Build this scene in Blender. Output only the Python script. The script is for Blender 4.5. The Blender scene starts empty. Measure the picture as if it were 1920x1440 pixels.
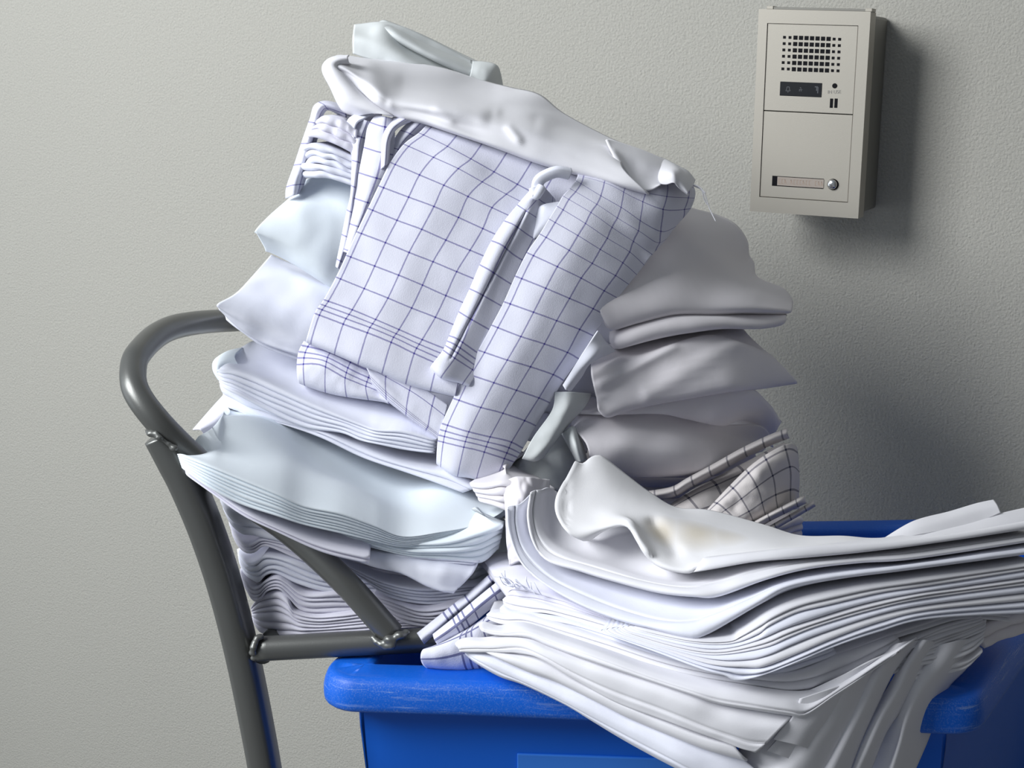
import bpy, bmesh, math, random
from mathutils import Vector, Matrix, noise as mnoise
random.seed(7)
rad = math.radians
scn = bpy.context.scene
COL = scn.collection

# ------------------------------------------------------------------ camera
FPX = 2600.0
CAM = Vector((0.0, -1.91, 1.62))
YAW, PITCH, ROLL = rad(27.0), rad(12.0), rad(1.0)
Hd = Vector((-math.sin(YAW), math.cos(YAW), 0))               # horizontal heading
Rt0 = Vector((math.cos(YAW), math.sin(YAW), 0))
Fw = Hd * math.cos(PITCH) + Vector((0, 0, -1)) * math.sin(PITCH)
Dn0 = Fw.cross(Rt0).normalized()
if Dn0.z > 0: Dn0 = -Dn0
# small roll
Rt = Rt0 * math.cos(ROLL) + Dn0 * math.sin(ROLL)
Dn = -Rt0 * math.sin(ROLL) + Dn0 * math.cos(ROLL)
cd = bpy.data.cameras.new('camera'); cam = bpy.data.objects.new('camera', cd); COL.objects.link(cam)
cd.sensor_width = 36.0; cd.lens = FPX / 1920 * 36.0; cd.clip_start = .05
m = Matrix((Rt, -Dn, -Fw)).transposed().to_4x4(); m.translation = CAM
cam.matrix_world = m
scn.camera = cam

# ------------------------------------------------------------------ light
wd = bpy.data.worlds.new('world'); scn.world = wd; wd.use_nodes = True
wd.node_tree.nodes['Background'].inputs[0].default_value = (.80, .90, 1.0, 1)
wd.node_tree.nodes['Background'].inputs[1].default_value = .265
def area(name, pos, target, size, power, col):
    l = bpy.data.lights.new(name, 'AREA'); l.energy = power; l.size = size; l.color = col
    l.shape = 'SQUARE'
    o = bpy.data.objects.new(name, l); COL.objects.link(o); o.location = pos
    o.rotation_euler = (Vector(target) - Vector(pos)).to_track_quat('-Z', 'Y').to_euler()
    return o
area('window_light', (-1.95, -2.5, 2.75), (-.5, -.4, 1.3), 1.35, 100, (.965, .985, 1.0))
area('side_window', (-4.3, -2.3, 1.5), (-.5, -.4, 1.3), 2.6, 26, (.88, .94, 1.0))
scn.view_settings.view_transform = 'Standard'; scn.view_settings.look = 'None'
scn.view_settings.gamma = 1.0; scn.view_settings.use_curve_mapping = False
scn.view_settings.exposure = 0.0

# ------------------------------------------------------------------ pixels of the photograph -> points in the place
def ray(px, py): return Fw + Rt * ((px - 960) / FPX) + Dn * ((py - 720) / FPX)
def S(px, py, D):                       # vertical plane at horizontal distance D
    r = ray(px, py); return CAM + r * (D / r.dot(Hd))
def onwall(px, py, Y):                  # plane parallel to the wall, Y in front of it
    r = ray(px, py); return CAM + r * ((-Y - CAM.y) / r.y)
def onlevel(px, py, z):
    r = ray(px, py); return CAM + r * ((z - CAM.z) / r.z)

# ------------------------------------------------------------------ materials
def newmat(name):
    M = bpy.data.materials.new(name); M.use_nodes = True
    nt = M.node_tree; b = nt.nodes['Principled BSDF']
    return M, nt, b
def N(nt, t, **kw):
    n = nt.nodes.new(t)
    for k, v in kw.items():
        if k in ('operation', 'blend_type', 'data_type', 'feature', 'distance'): setattr(n, k, v)
        else: n.inputs[k].default_value = v
    return n
def L(nt, a, b): nt.links.new(a, b)
def math_n(nt, op, a, b=None):
    n = nt.nodes.new('ShaderNodeMath'); n.operation = op
    for i, v in ((0, a), (1, b)):
        if v is None: continue
        if hasattr(v, 'type'): nt.links.new(v, n.inputs[i])
        else: n.inputs[i].default_value = v
    return n.outputs[0]
def cotton(name, col, crease=.25, stain=None, weave=.12):
    crease *= .5
    M, nt, b = newmat(name)
    b.inputs['Roughness'].default_value = .92
    b.inputs['Specular IOR Level'].default_value = .15
    b.inputs['Sheen Weight'].default_value = .12
    tc = nt.nodes.new('ShaderNodeTexCoord')
    n1 = N(nt, 'ShaderNodeTexNoise', Scale=9.0, Detail=5.0, Roughness=.55, Distortion=.6); L(nt, tc.outputs['Object'], n1.inputs['Vector'])
    n2 = N(nt, 'ShaderNodeTexNoise', Scale=900.0, Detail=2.0); L(nt, tc.outputs['Object'], n2.inputs['Vector'])
    n3 = N(nt, 'ShaderNodeTexNoise', Scale=5.0, Detail=3.0); L(nt, tc.outputs['Object'], n3.inputs['Vector'])
    mx = N(nt, 'ShaderNodeMix', data_type='RGBA'); 
    mx.inputs[6].default_value = (*col, 1); mx.inputs[7].default_value = (col[0]*.965, col[1]*.955, col[2]*.94, 1)
    L(nt, n3.outputs['Fac'], mx.inputs[0])
    out = mx.outputs[2]
    L(nt, out, b.inputs['Base Color'])
    bp = N(nt, 'ShaderNodeBump', Strength=crease, Distance=.012); L(nt, n1.outputs['Fac'], bp.inputs['Height'])
    bp2 = N(nt, 'ShaderNodeBump', Strength=weave, Distance=.0006); L(nt, n2.outputs['Fac'], bp2.inputs['Height'])
    L(nt, bp.outputs[0], bp2.inputs['Normal']); L(nt, bp2.outputs[0], b.inputs['Normal'])
    return M
def checked(name, base, line, band0=None, bandmax=None, w=.046):
    """woven checks: one dark yarn on every whole number of u and v; a border of four yarns at v = band0"""
    M = cotton(name, base, .18, weave=.35); nt = M.node_tree; b = nt.nodes['Principled BSDF']
    uv = nt.nodes.new('ShaderNodeUVMap')
    ns = N(nt, 'ShaderNodeTexNoise', Scale=9.0, Detail=2.0); L(nt, uv.outputs[0], ns.inputs['Vector'])
    jit = math_n(nt, 'MULTIPLY', math_n(nt, 'SUBTRACT', ns.outputs['Fac'], .5), .02)
    sp = nt.nodes.new('ShaderNodeSeparateXYZ'); L(nt, uv.outputs[0], sp.inputs[0])
    u = math_n(nt, 'ADD', sp.outputs[0], jit); v = math_n(nt, 'ADD', sp.outputs[1], jit)
    def near(x, period, hw):
        f = math_n(nt, 'ABSOLUTE', math_n(nt, 'SUBTRACT', math_n(nt, 'FRACT', math_n(nt, 'ADD', math_n(nt, 'DIVIDE', x, period), .5)), .5))
        return math_n(nt, 'LESS_THAN', f, hw / period)
    lu = near(u, 1.0, w * .62)
    lv = near(v, 1.0, w * .62)
    if band0 is not None:
        dense = near(v, .2, w * .6)
        inb = math_n(nt, 'MULTIPLY', math_n(nt, 'GREATER_THAN', v, band0 - .1), math_n(nt, 'LESS_THAN', v, band0 + .7))
        lv = math_n(nt, 'MAXIMUM', math_n(nt, 'MULTIPLY', lv, math_n(nt, 'LESS_THAN', v, band0 + .1)), math_n(nt, 'MULTIPLY', dense, inb))
    any_ = math_n(nt, 'MULTIPLY', math_n(nt, 'MINIMUM', math_n(nt, 'ADD', lu, lv), 2.0), .62)
    mx = N(nt, 'ShaderNodeMix', data_type='RGBA')
    old = b.inputs['Base Color'].links[0].from_socket
    L(nt, old, mx.inputs[6]); mx.inputs[7].default_value = (*line, 1); L(nt, any_, mx.inputs[0])
    L(nt, mx.outputs[2], b.inputs['Base Color'])
    return M
WHITE = cotton('white_cotton', (.80, .82, .925))
WHITE2 = cotton('white_damask', (.79, .79, .84), .12)
PALE = cotton('pale_blue_cotton', (.82, .89, .955), .16)
GREYW = cotton('greyish_cotton', (.80, .775, .82), .22)
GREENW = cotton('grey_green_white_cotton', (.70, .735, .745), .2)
MAUVE = cotton('lilac_white_cotton', (.77, .765, .87), .2)
CHECK = checked('blue_checked_linen', (.75, .76, .88), (.05, .035, .27), 8.0)
CHECK3 = checked('blue_checked_linen_long', (.75, .76, .88), (.05, .035, .27), 13.0)
CHECKD = checked('dark_checked_linen', (.72, .68, .68), (.012, .014, .06), 5.0, w=.07)

def metal_paint(name, col, rough, metal=.5):
    M, nt, b = newmat(name)
    b.inputs['Base Color'].default_value = (*col, 1); b.inputs['Metallic'].default_value = metal
    tc = nt.nodes.new('ShaderNodeTexCoord')
    n = N(nt, 'ShaderNodeTexNoise', Scale=900.0, Detail=2.0); L(nt, tc.outputs['Object'], n.inputs['Vector'])
    bp = N(nt, 'ShaderNodeBump', Strength=.15, Distance=.0004); L(nt, n.outputs['Fac'], bp.inputs['Height']); L(nt, bp.outputs[0], b.inputs['Normal'])
    b.inputs['Roughness'].default_value = rough
    return M
STEEL = metal_paint('grey_metallic_paint', (.15, .153, .147), .36, .55)
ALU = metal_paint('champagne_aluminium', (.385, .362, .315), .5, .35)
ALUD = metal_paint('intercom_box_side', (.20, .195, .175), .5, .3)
CHROME = metal_paint('polished_steel', (.7, .7, .7), .18, 1.0)
def plain(name, col, rough=.6, spec=.5):
    M, nt, b = newmat(name); b.inputs['Base Color'].default_value = (*col, 1); b.inputs['Roughness'].default_value = rough
    b.inputs['Specular IOR Level'].default_value = spec
    return M
BLACK = plain('black_plastic', (.006, .006, .008), .6, .1)
GLASSB = plain('dark_display_glass', (.010, .011, .014), .3, .25)
FAINT = plain('faint_display_print', (.075, .08, .09), .6)
GREYP = plain('grey_print', (.30, .29, .27), .6)
PAPER = plain('aged_paper_label', (.36, .31, .27), .7)
PAPERI = plain('label_ink', (.36, .27, .21), .8)
RUBBER = plain('dark_rubber', (.03, .03, .03), .7)

def blue_plastic():
    M, nt, b = newmat('scuffed_blue_plastic')
    tc = nt.nodes.new('ShaderNodeTexCoord'); 
    uv = nt.nodes.new('ShaderNodeUVMap')
    mp = nt.nodes.new('ShaderNodeMapping'); mp.inputs['Scale'].default_value = (14, 260, 1); mp.inputs['Rotation'].default_value = (0, 0, .07); L(nt, uv.outputs[0], mp.inputs[0])
    n = N(nt, 'ShaderNodeTexNoise', Scale=1.0, Detail=8.0, Roughness=.72); L(nt, mp.outputs[0], n.inputs['Vector'])
    r = nt.nodes.new('ShaderNodeValToRGB'); r.color_ramp.elements[0].position = .55; r.color_ramp.elements[1].position = .74
    L(nt, n.outputs['Fac'], r.inputs[0])
    n2 = N(nt, 'ShaderNodeTexNoise', Scale=700.0, Detail=4.0, Roughness=.7); L(nt, tc.outputs['Object'], n2.inputs['Vector'])
    r2 = nt.nodes.new('ShaderNodeValToRGB'); r2.color_ramp.elements[0].position = .5; r2.color_ramp.elements[1].position = .66
    L(nt, n2.outputs['Fac'], r2.inputs[0])
    at = nt.nodes.new('ShaderNodeAttribute'); at.attribute_name = 'wear'
    s = math_n(nt, 'ADD', math_n(nt, 'MULTIPLY', r.outputs[0], .75), math_n(nt, 'MULTIPLY', r2.outputs[0], .22))
    f = math_n(nt, 'MINIMUM', math_n(nt, 'MULTIPLY', math_n(nt, 'MULTIPLY', s, at.outputs['Fac']), 1.25), .8)
    mx = N(nt, 'ShaderNodeMix', data_type='RGBA'); mx.inputs[6].default_value = (.004, .115, .62, 1); mx.inputs[7].default_value = (.38, .50, .72, 1)
    L(nt, f, mx.inputs[0]); L(nt, mx.outputs[2], b.inputs['Base Color'])
    b.inputs['Roughness'].default_value = .42; b.inputs['Specular IOR Level'].default_value = .3
    bp = N(nt, 'ShaderNodeBump', Strength=.12, Distance=.0005); L(nt, n2.outputs['Fac'], bp.inputs['Height']); L(nt, bp.outputs[0], b.inputs['Normal'])
    return M
BLUE = blue_plastic()
BLUEL = plain('lighter_blue_plastic', (.03, .19, .70), .45)
def stucco():
    M, nt, b = newmat('fine_rough_render')
    b.inputs['Roughness'].default_value = .95; b.inputs['Specular IOR Level'].default_value = .15
    tc = nt.nodes.new('ShaderNodeTexCoord')
    mp = nt.nodes.new('ShaderNodeMapping'); L(nt, tc.outputs['Object'], mp.inputs[0])
    n = N(nt, 'ShaderNodeTexNoise', Scale=300.0, Detail=5.0, Roughness=.72, Distortion=0.0); L(nt, mp.outputs[0], n.inputs['Vector'])
    vo = N(nt, 'ShaderNodeTexVoronoi', Scale=260.0); L(nt, mp.outputs[0], vo.inputs['Vector'])
    h = math_n(nt, 'ADD', n.outputs['Fac'], math_n(nt, 'MULTIPLY', vo.outputs['Distance'], -.35))
    n2 = N(nt, 'ShaderNodeTexNoise', Scale=1.6, Detail=3.0); L(nt, mp.outputs[0], n2.inputs['Vector'])
    mx = N(nt, 'ShaderNodeMix', data_type='RGBA'); mx.inputs[6].default_value = (.52, .508, .465, 1); mx.inputs[7].default_value = (.485, .475, .437, 1)
    L(nt, n2.outputs['Fac'], mx.inputs[0])
    r = nt.nodes.new('ShaderNodeValToRGB'); r.color_ramp.elements[0].position = .3; r.color_ramp.elements[1].position = .75
    r.color_ramp.elements[0].color = (.86, .86, .86, 1); r.color_ramp.elements[1].color = (1.08, 1.08, 1.06, 1)
    L(nt, n.outputs['Fac'], r.inputs[0])
    mm = N(nt, 'ShaderNodeMix', data_type='RGBA', blend_type='MULTIPLY'); mm.inputs[0].default_value = 1
    L(nt, mx.outputs[2], mm.inputs[6]); L(nt, r.outputs[0], mm.inputs[7]); L(nt, mm.outputs[2], b.inputs['Base Color'])
    bp = N(nt, 'ShaderNodeBump', Strength=.75, Distance=.0028); L(nt, h, bp.inputs['Height']); L(nt, bp.outputs[0], b.inputs['Normal'])
    return M
STUCCO = stucco()
DARKW = plain('added_wall_dark_grey', (.10, .10, .10), .8)  # dark tone for the added wall that holds back ambient light
FLOOR = plain('grey_concrete', (.28, .28, .27), .8)

# ------------------------------------------------------------------ object helpers
def link(name, me, mat=None, parent=None):
    o = bpy.data.objects.new(name, me); COL.objects.link(o)
    if mat: me.materials.append(mat)
    if parent: o.parent = parent
    return o
def tag(o, label=None, cat=None, group=None, kind=None):
    if label: o['label'] = label
    if cat: o['category'] = cat
    if group: o['group'] = group
    if kind: o['kind'] = kind
    return o
def empty(name, loc):
    o = bpy.data.objects.new(name, None); COL.objects.link(o); o.location = loc; o.empty_display_size = .05
    bpy.context.view_layer.update()
    return o
def keep(o, parent):
    o.parent = parent; o.matrix_parent_inverse = Matrix.Translation(-parent.location)
    return o
def mesh(name, vs, fs, mat, smooth=True, parent=None, uvs=None, wear=None):
    me = bpy.data.meshes.new(name); me.from_pydata([tuple(v) for v in vs], [], fs)
    if uvs is not None:
        ul = me.uv_layers.new(name='UVMap')
        for lp in me.loops: ul.data[lp.index].uv = uvs[lp.vertex_index]
    if wear is not None:
        a = me.attributes.new('wear', 'FLOAT', 'POINT')
        for i, w in enumerate(wear): a.data[i].value = w
    if smooth: me.polygons.foreach_set('use_smooth', [True] * len(me.polygons))
    me.update()
    o = link(name, me, mat)
    if parent: keep(o, parent)
    return o
def cr(p0, p1, p2, p3, t):
    return [.5 * ((2 * b) + (-a + c) * t + (2 * a - 5 * b + 4 * c - d) * t * t + (-a + 3 * b - 3 * c + d) * t ** 3) for a, b, c, d in zip(p0, p1, p2, p3)]
def resample(pts, n, closed=False):
    P = [tuple(p) for p in pts]
    k = len(P); dense = []
    if k == 2:
        return [tuple(a + (b - a) * i / (n - 1) for a, b in zip(*P)) for i in range(n)]
    segs = k if closed else k - 1
    for i in range(segs):
        if closed: q = [P[(i + j) % k] for j in (-1, 0, 1, 2)]
        else: q = [P[max(i - 1, 0)], P[i], P[i + 1], P[min(i + 2, k - 1)]]
        for s in range(16): dense.append(cr(*q, s / 16))
    dense.append(list(P[0] if closed else P[-1]))
    ac = [0]
    for a, b in zip(dense, dense[1:]): ac.append(ac[-1] + math.hypot(b[0] - a[0], b[1] - a[1]) + 1e-6)
    out = []; j = 0
    for i in range(n):
        d = ac[-1] * i / (n - 1 if not closed else n)
        while j < len(ac) - 2 and ac[j + 1] < d: j += 1
        t = (d - ac[j]) / (ac[j + 1] - ac[j])
        out.append(tuple(a + (b - a) * t for a, b in zip(dense[j], dense[j + 1])))
    return out
def withD(pts, D):
    """pts (x,y) with D a number or a list spread along the polyline"""
    if len(pts[0]) == 3: return list(pts)
    if not isinstance(D, (list, tuple)): D = [D, D]
    k = len(pts); out = []
    for i, p in enumerate(pts):
        t = i / (k - 1) * (len(D) - 1); a = min(int(t), len(D) - 2); f = t - a
        out.append((p[0], p[1], D[a] + (D[a + 1] - D[a]) * f))
    return out
def nz(x, y, z=0): return mnoise.noise(Vector((x, y, z)))
def loft(name, rails, mat, label=None, cat=None, group=None, nu=70, sub=7, us=None, vs=None, wr=0., wsc=90., seed=0.,
         thick=.0016, parent=None, stretch=1.0, ang=0., close=False, ridges=(), seams=()):
    """a sheet of cloth through rails [(pts, D), ...]; wrinkles move it in depth; thickness by Solidify.
       ridges: list of (x0,y0,x1,y1,width_px,height_m) pressed or raised creases"""
    R = [resample(withD(p, D), nu) for p, D in rails]
    wr = wr * .36
    rows = []; rv = []
    K = len(R)
    if us is None: us = [(0, 1)] * K
    if vs is None: vs = list(range(K))
    ru = []
    for i in range(K - 1):
        for s in range(sub):
            t = s / sub
            rows.append([cr(R[max(i - 1, 0)][j], R[i][j], R[i + 1][j], R[min(i + 2, K - 1)][j], t) for j in range(nu)])
            rv.append(vs[i] + (vs[i + 1] - vs[i]) * t)
            ru.append((us[i][0] + (us[i + 1][0] - us[i][0]) * t, us[i][1] + (us[i + 1][1] - us[i][1]) * t))
    rows.append([list(p) for p in R[-1]]); rv.append(vs[-1]); ru.append(us[-1])
    vsl = []; uvs = []
    ca, sa = math.cos(ang), math.sin(ang)
    for i, row in enumerate(rows):
        for j, p in enumerate(row):
            d = p[2]
            if wr:
                a, b = p[0] * ca + p[1] * sa, -p[0] * sa + p[1] * ca
                d += wr * (nz(a / wsc / stretch, b / wsc, seed) + .4 * nz(a * 2.2 / wsc / stretch, b * 2.2 / wsc, seed + 9))
            for sv in seams:
                if abs(rv[i] - sv) < .5 / sub: d += .0022
            for (x0, y0, x1, y1, w, h) in ridges:
                dx, dy = x1 - x0, y1 - y0; l2 = dx * dx + dy * dy
                t = ((p[0] - x0) * dx + (p[1] - y0) * dy) / l2
                tt = min(max(t, 0), 1)
                e = math.hypot(p[0] - x0 - tt * dx, p[1] - y0 - tt * dy)
                d -= h * math.exp(-(e / w) ** 2)
            vsl.append(S(p[0], p[1], d))
            u0, u1 = ru[i]; uvs.append((u0 + (u1 - u0) * j / (nu - 1), rv[i]))
    nr = len(rows)
    fs = [(i * nu + j, i * nu + j + 1, (i + 1) * nu + j + 1, (i + 1) * nu + j) for i in range(nr - 1) for j in range(nu - 1)]
    o = mesh(name, vsl, fs, mat, uvs=uvs, parent=parent)
    if thick:
        md = o.modifiers.new('cloth_thickness', 'SOLIDIFY'); md.thickness = thick; md.offset = 0
    if label: tag(o, label, cat, group)
    elif group: tag(o, None, None, group)
    return o
def fold(name, A, B, D, mat, label=None, cat='cloth', group=None, layers=1, bulge=None, back=.16, rise=.0, DB=None, T=None, TD=None,
         nu=90, jit=.18, seed=0., wr=0., wsc=80., parent=None, topn=7, crease=.8, endround=True, pout=.0, uvk=None):
    """a folded cloth as a closed solid: top surface, a front edge of `layers` rolled folds between the polylines A and B, underside"""
    a = [S(*p) for p in resample(withD(A, D), nu)]
    b = [S(*p) for p in resample(withD(B, DB if DB is not None else D), nu)]
    up = Vector((0, 0, 1)); outs = []
    for i in range(nu):
        t = a[min(i + 2, nu - 1)] - a[max(i - 2, 0)]; t.z = 0
        if t.length < 1e-6: t = Rt0.copy()
        o = Vector((t.y, -t.x, 0)).normalized()
        if o.dot(Hd) > 0: o = -o
        o = (o * .45 - Hd * .55).normalized(); outs.append(o)
    if T is not None: tp = [S(*p) for p in resample(withD(T, TD), nu)]
    else: tp = [a[i] - outs[i] * back + up * rise for i in range(nu)]
    sect = []
    per = 7
    for i in range(nu):
        s = []; o = outs[i]; e = min(i, nu - 1 - i) / (nu * .035)
        ef = math.sqrt(max(0, 1 - (1 - min(e, 1)) ** 2)) if endround else 1
        H = (a[i] - b[i]).length; th = H / layers
        r = (bulge if bulge is not None else min(th * .55, .012))
        x = i / nu * 6
        for k in range(topn):
            f = k / topn
            p = tp[i].lerp(a[i], f)
            if wr: p = p + up * (wr * math.sin(f * math.pi) * (nz(p.x * 1000 / wsc, p.y * 1000 / wsc, seed + 3)) * 2)
            s.append(p)
        cuts = [0]
        for k in range(1, layers): cuts.append((k + jit * 1.6 * nz(x * .7, k * 3.1, seed)) / layers)
        cuts.append(1)
        for k in range(layers):
            po = pout * nz(x * .6, k * 5.7, seed + 20) * (1 if k else 0) + (jit * th * 1.2) * nz(x * .9, k * 2.3, seed + 40)
            for q in range(per):
                if q == 0 and k > 0: continue
                ph = math.pi * q / (per - 1)
                f = cuts[k] + (cuts[k + 1] - cuts[k]) * (1 - math.cos(ph)) / 2
                bo = (math.sin(ph) ** .75 if 0 < q < per - 1 else 0)
                dep = 0 if (q in (0, per - 1) and (k == 0 and q == 0 or k == layers - 1 and q == per - 1)) else 0
                s.append(a[i].lerp(b[i], f) + o * (r * bo * (crease if False else 1) - r * .35 + po * (1 if 0 < q < per - 1 else .3)) * ef)
        bb = b[i] - o * (back if T is None else (tp[i] - a[i]).length * .9)
        s.append(b[i] - o * r); s.append(bb)
        sect.append(s)
    k = len(sect[0]); vs = [p for s in sect for p in s]; fs = []
    for i in range(nu - 1):
        for j in range(k):
            j2 = (j + 1) % k
            fs.append((i * k + j, (i + 1) * k + j, (i + 1) * k + j2, i * k + j2))
    for i, rev in ((0, False), (nu - 1, True)):
        c = sum(sect[i], Vector()) / k; vs.append(c); ci = len(vs) - 1
        for j in range(k):
            t = (i * k + j, i * k + (j + 1) % k, ci); fs.append(t if not rev else t[::-1])
    uvs = None
    if uvk:
        uvs = [(uvk[0] * i / nu, uvk[1] + uvk[2] * j / k) for i in range(nu) for j in range(k)] + [(0.5, .5)] * 2
    o = mesh(name, vs, fs, mat, parent=parent, uvs=uvs)
    if label: tag(o, label, cat, group)
    return o
def tube(name, pts, r, mat, parent=None, n=16, ry=None, steps=8, caps=True, flat=None):
    """swept tube through world points; ry/flat give an oval section"""
    P = [Vector(p) for p in pts]; k = len(P); C = []
    if k > 2:
        for i in range(k - 1):
            q = [P[max(i - 1, 0)], P[i], P[i + 1], P[min(i + 2, k - 1)]]
            for s in range(steps): C.append(Vector(cr(*q, s / steps)))
        C.append(P[-1])
    else: C = P
    vs = []; fs = []; ref = flat or Vector((.1, .2, 1)); 
    T0 = (C[1] - C[0]).normalized(); nrm = (ref - T0 * ref.dot(T0)).normalized()
    for i, c in enumerate(C):
        t = (C[min(i + 1, len(C) - 1)] - C[max(i - 1, 0)]).normalized()
        nrm = (nrm - t * nrm.dot(t)).normalized(); bn = t.cross(nrm)
        for j in range(n):
            a = 2 * math.pi * j / n; ca, sa = math.cos(a), math.sin(a)
            if ry:  # rounded-rectangle section
                e = .55; ca = math.copysign(abs(ca) ** e, ca); sa = math.copysign(abs(sa) ** e, sa)
            vs.append(c + nrm * ca * r + bn * sa * (ry or r))
    for i in range(len(C) - 1):
        for j in range(n):
            fs.append((i * n + j, i * n + (j + 1) % n, (i + 1) * n + (j + 1) % n, (i + 1) * n + j))
    if caps: fs.append(tuple(range(n))[::-1]); fs.append(tuple((len(C) - 1) * n + j for j in range(n)))
    return mesh(name, vs, fs, mat, parent=parent)
def bevel(o, w, seg=2):
    md = o.modifiers.new('bevel', 'BEVEL'); md.width = w; md.segments = seg; md.limit_method = 'ANGLE'; return o
def hexa(name, c8, mat, parent=None, bw=0.):
    """box through 8 corners: front TL TR BR BL, back TL TR BR BL"""
    fs = [(0, 3, 2, 1), (4, 5, 6, 7), (0, 1, 5, 4), (1, 2, 6, 5), (2, 3, 7, 6), (3, 0, 4, 7)]
    o = mesh(name, c8, fs, mat, smooth=False, parent=parent)
    if bw: bevel(o, bw)
    return o

# ================================================================== THE SETTING
tag(mesh('wall_back', [(-4, 0, 0), (2, 0, 0), (2, 0, 3), (-4, 0, 3)], [(0, 1, 2, 3)], STUCCO, False), kind='structure')
tag(mesh('added_shade_wall', [(.62, 0, 0), (.62, -4, 0), (.62, -4, 3), (.62, 0, 3)], [(0, 1, 2, 3)], DARKW, False), kind='structure')  # unseen wall, added to block ambient light and darken the right side
tag(mesh('floor', [(-4, -4, 0), (2, -4, 0), (2, 0, 0), (-4, 0, 0)], [(0, 1, 2, 3)], FLOOR, False), kind='structure')

# ================================================================== INTERCOM
ic = empty('door_intercom', onwall(1520, 400, 0))
tag(ic, 'beige metal door intercom with speaker grille mounted on the rough wall', 'intercom')
YF = .112
def W_(x, y, Y=YF): return onwall(x, y, Y)
# front plate coordinates: bilinear between the four corners seen in the photograph
FC = [W_(1423, 12), W_(1633, 17), W_(1609, 410), W_(1406, 396)]
# square the plate up: real rectangle standing on the wall
lx = (FC[0].x + FC[3].x) / 2; rx = (FC[1].x + FC[2].x) / 2; tz = (FC[0].z + FC[1].z) / 2; bz = (FC[2].z + FC[3].z) / 2
PWd, PHt = rx - lx, tz - bz
def pl(u, v, off=0.):
    p = (FC[0] * (1 - u) + FC[1] * u) * (1 - v) + (FC[3] * (1 - u) + FC[2] * u) * v
    return Vector((p.x, -(YF + off), p.z))
def plate(name, u0, v0, u1, v1, o0, o1, mat, parent=ic, bw=.0006):
    return hexa(name, [pl(u0, v0, o1), pl(u1, v0, o1), pl(u1, v1, o1), pl(u0, v1, o1), pl(u0, v0, o0), pl(u1, v0, o0), pl(u1, v1, o0), pl(u0, v1, o0)], mat, parent, bw)
sh = -YF + .0
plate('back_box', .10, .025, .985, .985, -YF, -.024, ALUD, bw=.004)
# hood frame: four bars round the recessed panels
fu0, fv0, fu1, fv1 = .083, .078, .90, .925
plate('hood_side', 0, .012, fu0, 1, -.03, 0, ALU, bw=0); plate('hood_side', fu1, .012, 1, 1, -.03, 0, ALU, bw=0)
plate('hood_top', fu0, .012, fu1, fv0, -.03, 0, ALU, bw=0); plate('hood_bottom', fu0, fv1, fu1, 1, -.03, 0, ALU, bw=0)
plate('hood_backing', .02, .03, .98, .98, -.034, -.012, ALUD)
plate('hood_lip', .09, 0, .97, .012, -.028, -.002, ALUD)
for s in (.07, .95): plate('lip_clip', s, -.004, s + .06, .012, -.022, -.001, ALU)
g = .004
plate('speaker_panel', fu0 + g, fv0 + g * .5, fu1 - g, .497, -.012, -.0012, ALU)
plate('name_panel', fu0 + g, .501, fu1 - g, fv1 - g * .5, -.012, -.0012, ALU)
# panel uv from crop coordinates (crop 1042x1440 of region 1380..1720 x 0..470)
def fromcrop(cx, cy):
    x = 1380 + cx / 3.065; y = cy / 3.065
    p = onwall(x, y, YF); u, v = (p.x - lx) / PWd, (tz - p.z) / PHt
    for _ in range(6):
        q = pl(u, v); u += (p.x - q.x) / PWd; v += (q.z - p.z) / PHt
    return (u, v)
gh = []
for r in range(6):
    for c in range(11):
        cx = 277 + c * 31.7 - r * 1.9; cy = 214 + r * 36.3 + c * 1.15
        u, v = fromcrop(cx, cy); sz = (.0125 if c in (0, 1, 9, 10) else .0185)
        h = plate('grille_hole', u - sz, v - sz * .52, u + sz, v + sz * .52, -.0010, -.0008, BLACK, bw=0)
u0, v0 = fromcrop(253, 468); u1, v1 = fromcrop(490, 560)
dp = plate('display', u0, v0, u1, v1, -.004, -.0006, GLASSB)
def glyph(name, segs, uc, vc, s, mat, off=-.0004, w=.0008):
    """strokes in a small square, as one flat mesh raised from its panel"""
    vs = []; fs = []
    for (x0, y0, x1, y1) in segs:
        a = pl(uc + x0 * s, vc + y0 * s * .53, off); b = pl(uc + x1 * s, vc + y1 * s * .53, off)
        d = (b - a).normalized(); n = Vector((-d.z, 0, d.x)) * w / 2; k = len(vs)
        vs += [a + n, a - n, b - n, b + n, ]; fs.append((k, k + 1, k + 2, k + 3))
    return mesh(name, vs, fs, mat, False, ic)
mu = lambda t: u0 + (u1 - u0) * t
vm = (v0 + v1) / 2
glyph('bell_symbol', [(-.6, .5, .6, .5), (-.6, .5, -.35, .1), (-.35, .1, -.3, -.5), (-.3, -.5, .3, -.5), (.3, -.5, .35, .1), (.35, .1, .6, .5), (-.15, .8, .15, .8)], mu(.2), vm, .036, FAINT)
glyph('person_symbol', [(-.3, -.6, .1, -.6), (.1, -.6, .1, -.2), (-.5, .1, .6, .1), (.2, .1, .2, .7), (-.4, .2, -.4, .7)], mu(.5), vm, .026, FAINT)
glyph('door_symbol', [(-.5, -.8, .3, -.8), (.3, -.8, .3, .8), (0, -.7, 0, .2)], mu(.88), vm, .036, FAINT, w=.0012)
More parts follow.
